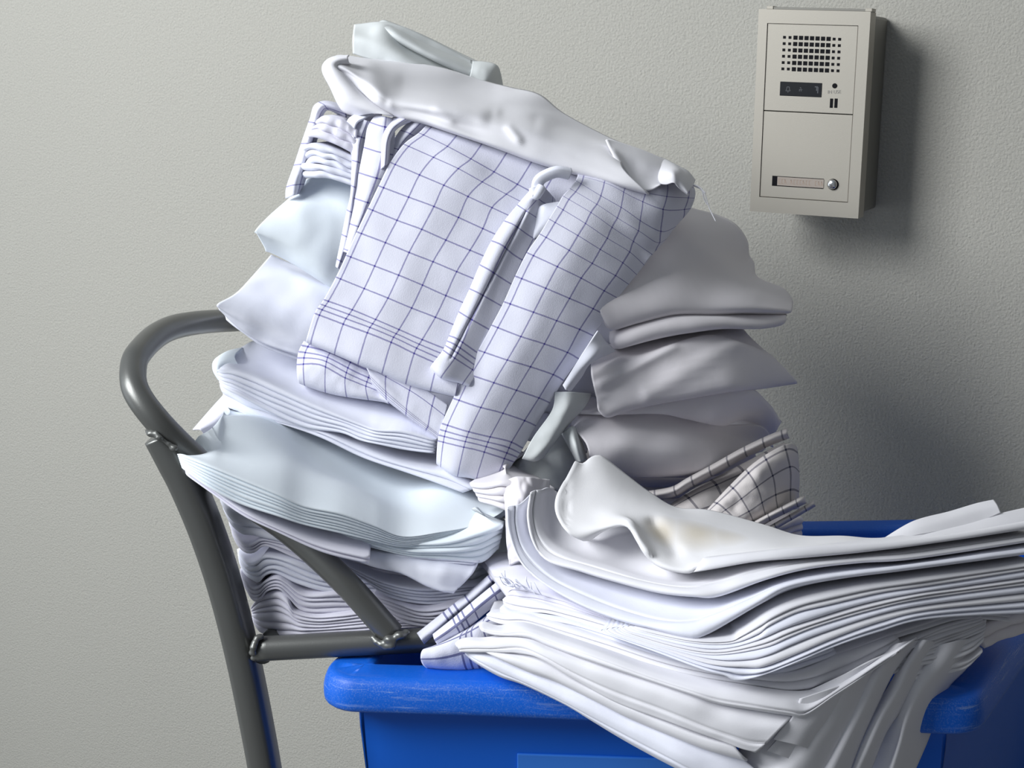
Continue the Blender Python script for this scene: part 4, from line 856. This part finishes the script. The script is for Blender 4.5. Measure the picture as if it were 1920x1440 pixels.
# lowest long napkin
sheet([([(876, 1222), (884, 1208), (900, 1214), (945, 1236), (993, 1257), (1043, 1275), (1120, 1313), (1177, 1342), (1260, 1377), (1327, 1403), (1375, 1412), (1420, 1445)], -.005),
       ([(872, 1218), (885, 1226), (915, 1240), (960, 1262), (1010, 1285), (1060, 1310), (1120, 1340), (1180, 1370), (1240, 1400), (1300, 1430), (1380, 1470)], -.012),
       ([(874, 1226), (890, 1240), (937, 1267), (983, 1283), (1060, 1320), (1110, 1350), (1160, 1380), (1210, 1408), (1267, 1438), (1320, 1465), (1400, 1500)], -.004),
       ([(885, 1236), (937, 1262), (983, 1280), (1060, 1315), (1160, 1376), (1267, 1434), (1400, 1500)], .03)], 'lowest long white napkin sweeping down over the blue front rim', WHITE, 107, wr=.006, wsc=130, seams=[1.5], sub=10)
sheet([([(866, 1214), (905, 1216), (960, 1222), (1020, 1232), (1080, 1270), (1160, 1317), (1260, 1352), (1345, 1384), (1380, 1390)], -.008),
       ([(880, 1210), (915, 1222), (975, 1240), (1040, 1265), (1100, 1292), (1170, 1325), (1260, 1365), (1330, 1390), (1380, 1402)], -.015),
       ([(900, 1216), (945, 1238), (993, 1259), (1043, 1277), (1120, 1315), (1177, 1344), (1260, 1379), (1327, 1405), (1400, 1425)], -.010),
       ([(905, 1216), (993, 1256), (1120, 1312), (1260, 1375), (1400, 1420)], .02)], 'second lowest long napkin, thin ivory band above the lowest one', WHITE2, 108, wr=.004)
sheet([([(862, 1216), (853, 1208), (862, 1200), (880, 1196), (910, 1196), (950, 1190), (990, 1193), (1027, 1208), (1113, 1238), (1193, 1264), (1293, 1297), (1347, 1316), (1413, 1327), (1480, 1338), (1492, 1338)], -.010),
       ([(858, 1212), (868, 1208), (890, 1205), (920, 1206), (955, 1200), (990, 1205), (1030, 1222), (1110, 1256), (1190, 1284), (1290, 1320), (1350, 1345), (1410, 1362), (1465, 1365)], -.020),
       ([(862, 1220), (885, 1220), (915, 1220), (945, 1220), (980, 1220), (1020, 1236), (1070, 1266), (1150, 1306), (1230, 1336), (1310, 1368), (1360, 1385), (1400, 1400), (1428, 1402)], -.018),
       ([(866, 1221), (907, 1221), (943, 1221), (973, 1224), (1020, 1234), (1080, 1271), (1160, 1318), (1260, 1354), (1343, 1384), (1415, 1409)], -.012),
       ([(870, 1218), (943, 1218), (1020, 1230), (1080, 1267), (1160, 1314), (1260, 1350), (1343, 1380), (1415, 1400)], .02)], 'broad smooth ivory napkin with a rounded left tip, hanging over the front rim', WHITE2, 109, wr=.005, seams=[1.7], sub=10)
# stacked napkins with fanned left tips ; each passes the front corner and runs on to the right
tail = lambda pts: pts
sheet([([(900, 1170), (907, 1166), (935, 1174), (980, 1168), (1060, 1193), (1130, 1216), (1230, 1250), (1320, 1272), (1400, 1285), (1480, 1296), (1530, 1292), (1590, 1268), (1660, 1226), (1720, 1195)], -.004),
       ([(898, 1174), (915, 1178), (945, 1182), (985, 1178), (1060, 1204), (1130, 1228), (1230, 1266), (1320, 1292), (1400, 1306), (1470, 1318), (1518, 1318), (1592, 1275), (1650, 1238), (1700, 1210)], -.017),
       ([(904, 1182), (930, 1190), (990, 1194), (1030, 1210), (1113, 1240), (1193, 1267), (1293, 1300), (1347, 1318), (1413, 1329), (1480, 1339), (1508, 1343), (1560, 1308), (1610, 1275), (1680, 1225)], -.018),
       ([(910, 1182), (990, 1192), (1113, 1238), (1293, 1297), (1413, 1326), (1500, 1338), (1560, 1303), (1680, 1221)], .02)], 'napkin with a crinkled hem whose corner points down at the front right', WHITE2, 110, wr=.004, seams=[1.6], sub=10)
tips = [  # (tip x,y), left line points, colour, offset ; each stops in the bundle at the front corner
    ([(912, 1152), (918, 1149), (950, 1150), (990, 1152), (1060, 1172), (1130, 1195), (1230, 1228), (1320, 1250), (1420, 1262), (1500, 1256), (1580, 1225), (1680, 1190)], [(913, 1160), (930, 1166), (950, 1170), (990, 1170), (1060, 1193), (1130, 1216), (1230, 1250), (1320, 1271), (1420, 1286), (1500, 1294), (1590, 1262), (1690, 1205)], .000, 'fourth napkin from the bottom in the fan of rounded left tips'),
    ([(937, 1140), (944, 1136), (965, 1146), (1000, 1150), (1060, 1160), (1130, 1182), (1230, 1212), (1320, 1232), (1400, 1246), (1470, 1240), (1560, 1210)], [(938, 1148), (950, 1158), (975, 1160), (1010, 1162), (1070, 1178), (1130, 1196), (1230, 1228), (1320, 1250), (1405, 1268), (1480, 1258), (1570, 1225)], .004, 'fifth napkin from the bottom in the fan of rounded left tips'),
    ([(942, 1124), (952, 1121), (980, 1122), (1010, 1128), (1060, 1143), (1127, 1160), (1193, 1182), (1260, 1205), (1330, 1220), (1400, 1232), (1450, 1225)], [(944, 1132), (960, 1143), (990, 1148), (1030, 1150), (1075, 1162), (1130, 1180), (1195, 1198), (1260, 1216), (1330, 1234), (1400, 1246), (1450, 1240)], .008, 'topmost napkin of the fan of rounded left tips')]
for i, (A, B, o, lab) in enumerate(tips): nap(A, B, o, lab, WHITE if i % 2 else WHITE2, bulge=.006, seed=120 + i, back=.05, rise=-.012, layers=2, jit=.3)
fr = nap([(952, 1108), (962, 1098), (1000, 1104), (1050, 1120), (1100, 1140), (1150, 1158), (1220, 1180)], [(950, 1120), (975, 1126), (1010, 1130), (1060, 1142), (1110, 1156), (1160, 1172), (1230, 1200)], .012, 'frayed lilac napkin with fringed left corner under the wide bright napkin', MAUVE, 3, bulge=.003, seed=125, jit=.4, back=.1)
rnd = random.Random(5)
for i in range(16):
    x = 956 + rnd.random() * 60; y = 1098 + (x - 956) * .25 + rnd.uniform(-6, 4)
    x2 = x - 6 - rnd.random() * 26; y2 = y - rnd.uniform(2, 24)
    t_ = tube('fringe_thread', [S(x, y, FD(x, y, .005)), S((x + x2) / 2 + rnd.uniform(-5, 5), (y + y2) / 2 + rnd.uniform(-5, 5), FD(x, y, -.004)), S(x2, y2, FD(x, y, -.002))], .0005, WHITE, n=5, steps=4, caps=False); t_.parent = fr
# the thin layers under the front corner (each a napkin)
low = [(1440, 1247, [(1120, 1150), (1180, 1172), (1250, 1196), (1330, 1212), (1400, 1226), (1440, 1228)], [(1120, 1158), (1180, 1182), (1250, 1210), (1330, 1230), (1400, 1246), (1440, 1250)]),]
RL = [  # right-hand lines of the stack, from the corner to the frame edge (upper line of each napkin)
    [(1313, 1047), (1407, 1034), (1513, 1024), (1673, 1014), (1780, 1003), (1940, 985)],
    [(1297, 1072), (1413, 1052), (1513, 1042), (1680, 1026), (1780, 1012), (1940, 990)],
    [(1345, 1118), (1430, 1087), (1513, 1064), (1613, 1052), (1713, 1044), (1940, 1010)],
    [(1327, 1187), (1423, 1130), (1480, 1100), (1580, 1080), (1680, 1068), (1780, 1056), (1940, 1034)],
    [(1393, 1182), (1447, 1147), (1513, 1120), (1613, 1098), (1713, 1084), (1800, 1072), (1940, 1052)],
    [(1440, 1174), (1490, 1150), (1547, 1136), (1647, 1112), (1740, 1098), (1940, 1066)],
    [(1423, 1200), (1470, 1180), (1513, 1165), (1613, 1134), (1713, 1112), (1800, 1100), (1940, 1080)],
    [(1432, 1214), (1480, 1194), (1530, 1174), (1630, 1144), (1730, 1122), (1940, 1094)],
    [(1438, 1230), (1480, 1212), (1547, 1186), (1647, 1152), (1750, 1132), (1940, 1110)],
    [(1436, 1250), (1500, 1224), (1560, 1198), (1650, 1166), (1740, 1144), (1940, 1126)],
    [(1390, 1276), (1470, 1250), (1563, 1212), (1640, 1186), (1740, 1160), (1940, 1150)]]
# left-hand parts under the wide bright napkin
LL = [None, None, None,
      None,
      [(1200, 1176), (1300, 1196), (1370, 1196)],
      [(1180, 1176), (1290, 1202), (1370, 1206), (1420, 1190)],
      [(1170, 1178), (1280, 1208), (1350, 1216)],
      [(1160, 1180), (1260, 1212), (1340, 1226)],
      [(1150, 1180), (1250, 1212), (1340, 1236), (1400, 1238)],
      [(1140, 1182), (1240, 1214), (1330, 1244), (1400, 1252)],
      [(1130, 1184), (1230, 1220), (1320, 1254), (1360, 1266)]]
names = ['', '', '', 'napkin just under the wide bright one, right part arched above the others', 'fifth napkin edge down on the right side of the front pile', 'sixth napkin edge down on the right side, its fold opening at the front corner', 'seventh napkin edge down on the right side of the front pile', 'eighth napkin edge down, just above the double front corner', 'ninth napkin edge down, upper one of the double front corner', 'tenth napkin edge down, lower one of the double front corner']
def joinl(i, dy=0):
    l = LL[i] or []
    return [(x, y + dy) for x, y in l + RL[i]]
for i in range(9, 3, -1):
    A = joinl(i); nxt = RL[i + 1]
    B = [(x, y + 0) for x, y in (LL[i + 1] or []) + nxt]
    B = [(x - 3, y - 1) for x, y in B]
    nap(A, B, -.0155 + (9 - i) * .0012, names[i], [WHITE2, WHITE][i % 2], bulge=.008, back=.09, rise=-.012, seed=130 + i, nu=130, layers=2 if i in (4, 6, 9) else 1, jit=.1)
# thinner sheets below, spreading over the right rim
spread = [([(1380, 1278), (1450, 1270), (1500, 1258), (1563, 1226), (1640, 1196), (1720, 1170), (1790, 1150), (1900, 1150)], [(1388, 1284), (1455, 1284), (1510, 1272), (1570, 1242), (1645, 1208), (1720, 1182), (1800, 1160), (1900, 1166)], 'ironed napkin fold with rubbed crease above the loose corners', 2),
          ([(1430, 1290), (1500, 1280), (1560, 1262), (1620, 1236), (1690, 1206), (1760, 1176), (1840, 1152)], [(1440, 1298), (1510, 1294), (1575, 1276), (1640, 1246), (1700, 1218), (1770, 1190), (1845, 1166)], 'crumpled narrow napkin edges with a frayed corner near the front', 3),
          ([(1600, 1262), (1660, 1228), (1720, 1206), (1780, 1184), (1835, 1164), (1850, 1160)], [(1600, 1270), (1670, 1244), (1730, 1226), (1785, 1208), (1832, 1186), (1848, 1176)], 'bundle of thin napkin edges pressed together on the right', 4),
          ([(1660, 1250), (1710, 1228), (1770, 1212), (1820, 1196), (1846, 1178)], [(1670, 1266), (1715, 1250), (1770, 1238), (1820, 1222), (1844, 1200)], 'lower bundle of thin edges resting on the right of the bin rim', 3),
          ([(1700, 1262), (1740, 1252), (1780, 1244), (1815, 1236), (1842, 1216)], [(1706, 1278), (1740, 1272), (1775, 1264), (1812, 1250), (1838, 1228)], 'folded napkin corner lying at the right bend of the bin rim', 2)]
for i, (A, B, lab, ly) in enumerate(spread):
    off = -.004 + .002 * (4 - i) if i < 2 else .004
    nap(A, B, off, lab, WHITE2, ly, bulge=.004, seed=150 + i, jit=.35, back=.1, pout=.003)
fold('folded_napkin', [(1830, 1180, 1.17), (1860, 1165, 1.18), (1900, 1150, 1.19), (1950, 1130, 1.20)], [(1846, 1216, 1.17), (1870, 1204, 1.18), (1905, 1192, 1.19), (1950, 1180, 1.20)], 0, GREYW, 'shaded napkin at the right frame edge, lying on the blue rim', 'napkin', layers=2, seed=160, bulge=.006, back=.12)
# wide bright napkin (third from top) with its left flap
sheet([([(997, 925), (992, 960), (1005, 1005), (1040, 1045), (1110, 1070), (1200, 1095), (1290, 1110), (1370, 1100), (1440, 1085), (1513, 1066), (1613, 1054), (1713, 1048), (1940, 1012)], .03),
       ([(975, 945), (975, 985), (990, 1030), (1040, 1078), (1110, 1110), (1190, 1140), (1270, 1158), (1330, 1150), (1400, 1122), (1470, 1092), (1560, 1074), (1700, 1058), (1940, 1022)], .000),
       ([(953, 950), (953, 987), (967, 1033), (990, 1066), (1033, 1098), (1100, 1132), (1167, 1155), (1230, 1170), (1300, 1172), (1327, 1162), (1400, 1132), (1470, 1098), (1570, 1078), (1700, 1062), (1940, 1030)], -.014),
       ([(956, 960), (957, 990), (970, 1036), (993, 1070), (1035, 1104), (1100, 1139), (1167, 1164), (1220, 1177), (1290, 1194), (1325, 1188), (1423, 1132), (1480, 1102), (1580, 1083), (1700, 1068), (1940, 1036)], -.010),
       ([(966, 965), (972, 1036), (1035, 1100), (1167, 1160), (1290, 1190), (1423, 1130), (1580, 1081), (1940, 1034)], .03)],
      'wide bright white napkin whose left edge curls up behind the pile, rolled front corner', WHITE, 170, wr=.006, wsc=100, seams=[1.4], sub=10)
sheet([([(1100, 985), (1130, 985), (1160, 985), (1210, 995), (1250, 998), (1300, 1000), (1340, 995), (1380, 1000), (1440, 1010), (1513, 1018), (1680, 1016), (1940, 988)], .045),
       ([(1040, 920), (1035, 950), (1050, 1000), (1090, 1025), (1160, 1050), (1240, 1072), (1310, 1075), (1370, 1060), (1440, 1050), (1513, 1044), (1680, 1028), (1940, 992)], .030),
       ([(1015, 918), (1010, 960), (1025, 1010), (1070, 1042), (1140, 1064), (1220, 1088), (1290, 1096), (1350, 1085), (1420, 1065), (1500, 1052), (1680, 1036), (1940, 1000)], .004),
       ([(997, 922), (990, 965), (1000, 1013), (1027, 1045), (1087, 1062), (1140, 1078), (1233, 1100), (1300, 1108), (1345, 1100), (1400, 1085), (1500, 1062), (1620, 1048), (1713, 1042), (1940, 1008)], -.009),
       ([(998, 930), (994, 970), (1004, 1018), (1030, 1052), (1087, 1070), (1140, 1086), (1233, 1110), (1300, 1117), (1345, 1117), (1430, 1087), (1513, 1066), (1613, 1054), (1713, 1047), (1940, 1013)], -.006),
       ([(1008, 935), (1006, 1016), (1087, 1066), (1233, 1106), (1345, 1113), (1513, 1062), (1713, 1044), (1940, 1011)], .03)],
      'second napkin from the top with a stitched border and rolled corner', WHITE2, 172, wr=.005, wsc=100, seams=[2.5], sub=10)
sheet([([(1078, 865), (1093, 870), (1110, 857), (1130, 857), (1173, 890), (1217, 923), (1267, 952), (1333, 958), (1433, 985), (1500, 1005), (1580, 1006), (1647, 1010), (1760, 1000)], [.03, .07, .10, .085]),
       ([(1063, 893), (1090, 900), (1130, 905), (1175, 925), (1220, 945), (1275, 965), (1335, 977), (1430, 997), (1500, 1010), (1580, 1010), (1650, 1014), (1765, 1001)], [.008, .045, .07, .058]),
       ([(1043, 930), (1075, 940), (1120, 945), (1175, 955), (1230, 967), (1290, 987), (1370, 1002), (1430, 1010), (1500, 1017), (1580, 1015), (1660, 1015), (1768, 1002)], [-.008, .022, .042, .032]),
       ([(1043, 963), (1065, 970), (1105, 972), (1150, 965), (1182, 970), (1215, 985), (1250, 1005), (1300, 1020), (1420, 1022), (1500, 1024), (1673, 1016), (1772, 1003)], [-.018, .004, .020, .015]),
       ([(1063, 997), (1085, 1000), (1125, 990), (1160, 980), (1185, 978), (1202, 1005), (1225, 1033), (1260, 1050), (1311, 1048), (1407, 1036), (1513, 1027), (1673, 1017), (1776, 1004)], [-.022, -.010, .002, .002]),
       ([(1080, 1006), (1100, 1013), (1133, 994), (1165, 985), (1180, 990), (1195, 1015), (1212, 1042), (1240, 1063), (1290, 1073), (1318, 1060), (1413, 1048), (1513, 1040), (1680, 1022), (1780, 1008)], -.006),
       ([(1090, 1004), (1110, 1008), (1133, 992), (1165, 984), (1185, 990), (1240, 1058), (1290, 1068), (1413, 1044), (1513, 1036), (1680, 1020), (1780, 1006)], .03)],
      'topmost napkin of the front pile with two yellowish stains', STAIN, 174, wr=.006, wsc=90, ridges=[(1180, 985, 1215, 1035, 8, .007), (1225, 985, 1265, 1035, 14, -.009), (1062, 900, 1060, 990, 2.5, -.003)])
nap([(1318, 1046), (1407, 1036), (1513, 1026), (1673, 1016), (1780, 1003), (1940, 975)], [(1300, 1074), (1413, 1054), (1513, 1046), (1680, 1028), (1780, 1014), (1940, 990)], -.009, 'narrow rolled fold directly below the stained napkin, running to the right edge', WHITE2, bulge=.006, seed=175, back=.03, rise=-.02, nu=100)
# raised flaps at the right
sheet([([(1655, 1012), (1713, 978), (1780, 960), (1830, 945), (1863, 938)], .040), ([(1660, 1014), (1715, 992), (1780, 974), (1835, 958), (1870, 948)], .026), ([(1665, 1018), (1720, 1004), (1790, 992), (1840, 978), (1876, 962)], .018)], 'raised napkin flap with rounded end against the shaded wall', WHITE2, 176, wr=.003)
sheet([([(1680, 1017), (1740, 1000), (1813, 983), (1870, 965), (1935, 950)], .020), ([(1682, 1022), (1745, 1010), (1820, 997), (1880, 984), (1938, 972)], .004), ([(1684, 1028), (1750, 1016), (1825, 1005), (1885, 998), (1940, 988)], .002)], 'second raised flap below the rounded one, cut by the right frame edge', WHITE2, 177, wr=.003)
# bits of cloth between the left stack and the front pile
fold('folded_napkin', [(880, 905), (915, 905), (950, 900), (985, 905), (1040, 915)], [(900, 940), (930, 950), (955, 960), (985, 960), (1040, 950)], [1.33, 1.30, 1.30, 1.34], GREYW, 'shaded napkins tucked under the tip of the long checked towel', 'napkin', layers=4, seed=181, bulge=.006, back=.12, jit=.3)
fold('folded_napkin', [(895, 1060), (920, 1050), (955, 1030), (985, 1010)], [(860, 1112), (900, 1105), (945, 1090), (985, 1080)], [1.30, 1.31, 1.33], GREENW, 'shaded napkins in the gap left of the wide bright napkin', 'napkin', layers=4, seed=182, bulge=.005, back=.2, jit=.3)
loft('folded_napkin', [([(942, 905), (948, 950), (950, 1010), (955, 1060)], [1.31, 1.28, 1.27]), ([(965, 895), (965, 940), (968, 1000), (980, 1050)], [1.30, 1.265, 1.26]), ([(990, 895), (992, 940), (1000, 1000), (1010, 1050)], [1.30, 1.27, 1.265]), ([(1030, 900), (1030, 940), (1035, 1000), (1040, 1050)], [1.33, 1.30, 1.29])], GREYW,
     'vertical bunched napkin edges behind the left side of the front pile', 'napkin', wr=.014, wsc=30, seed=183, stretch=.6, nu=60, sub=14)
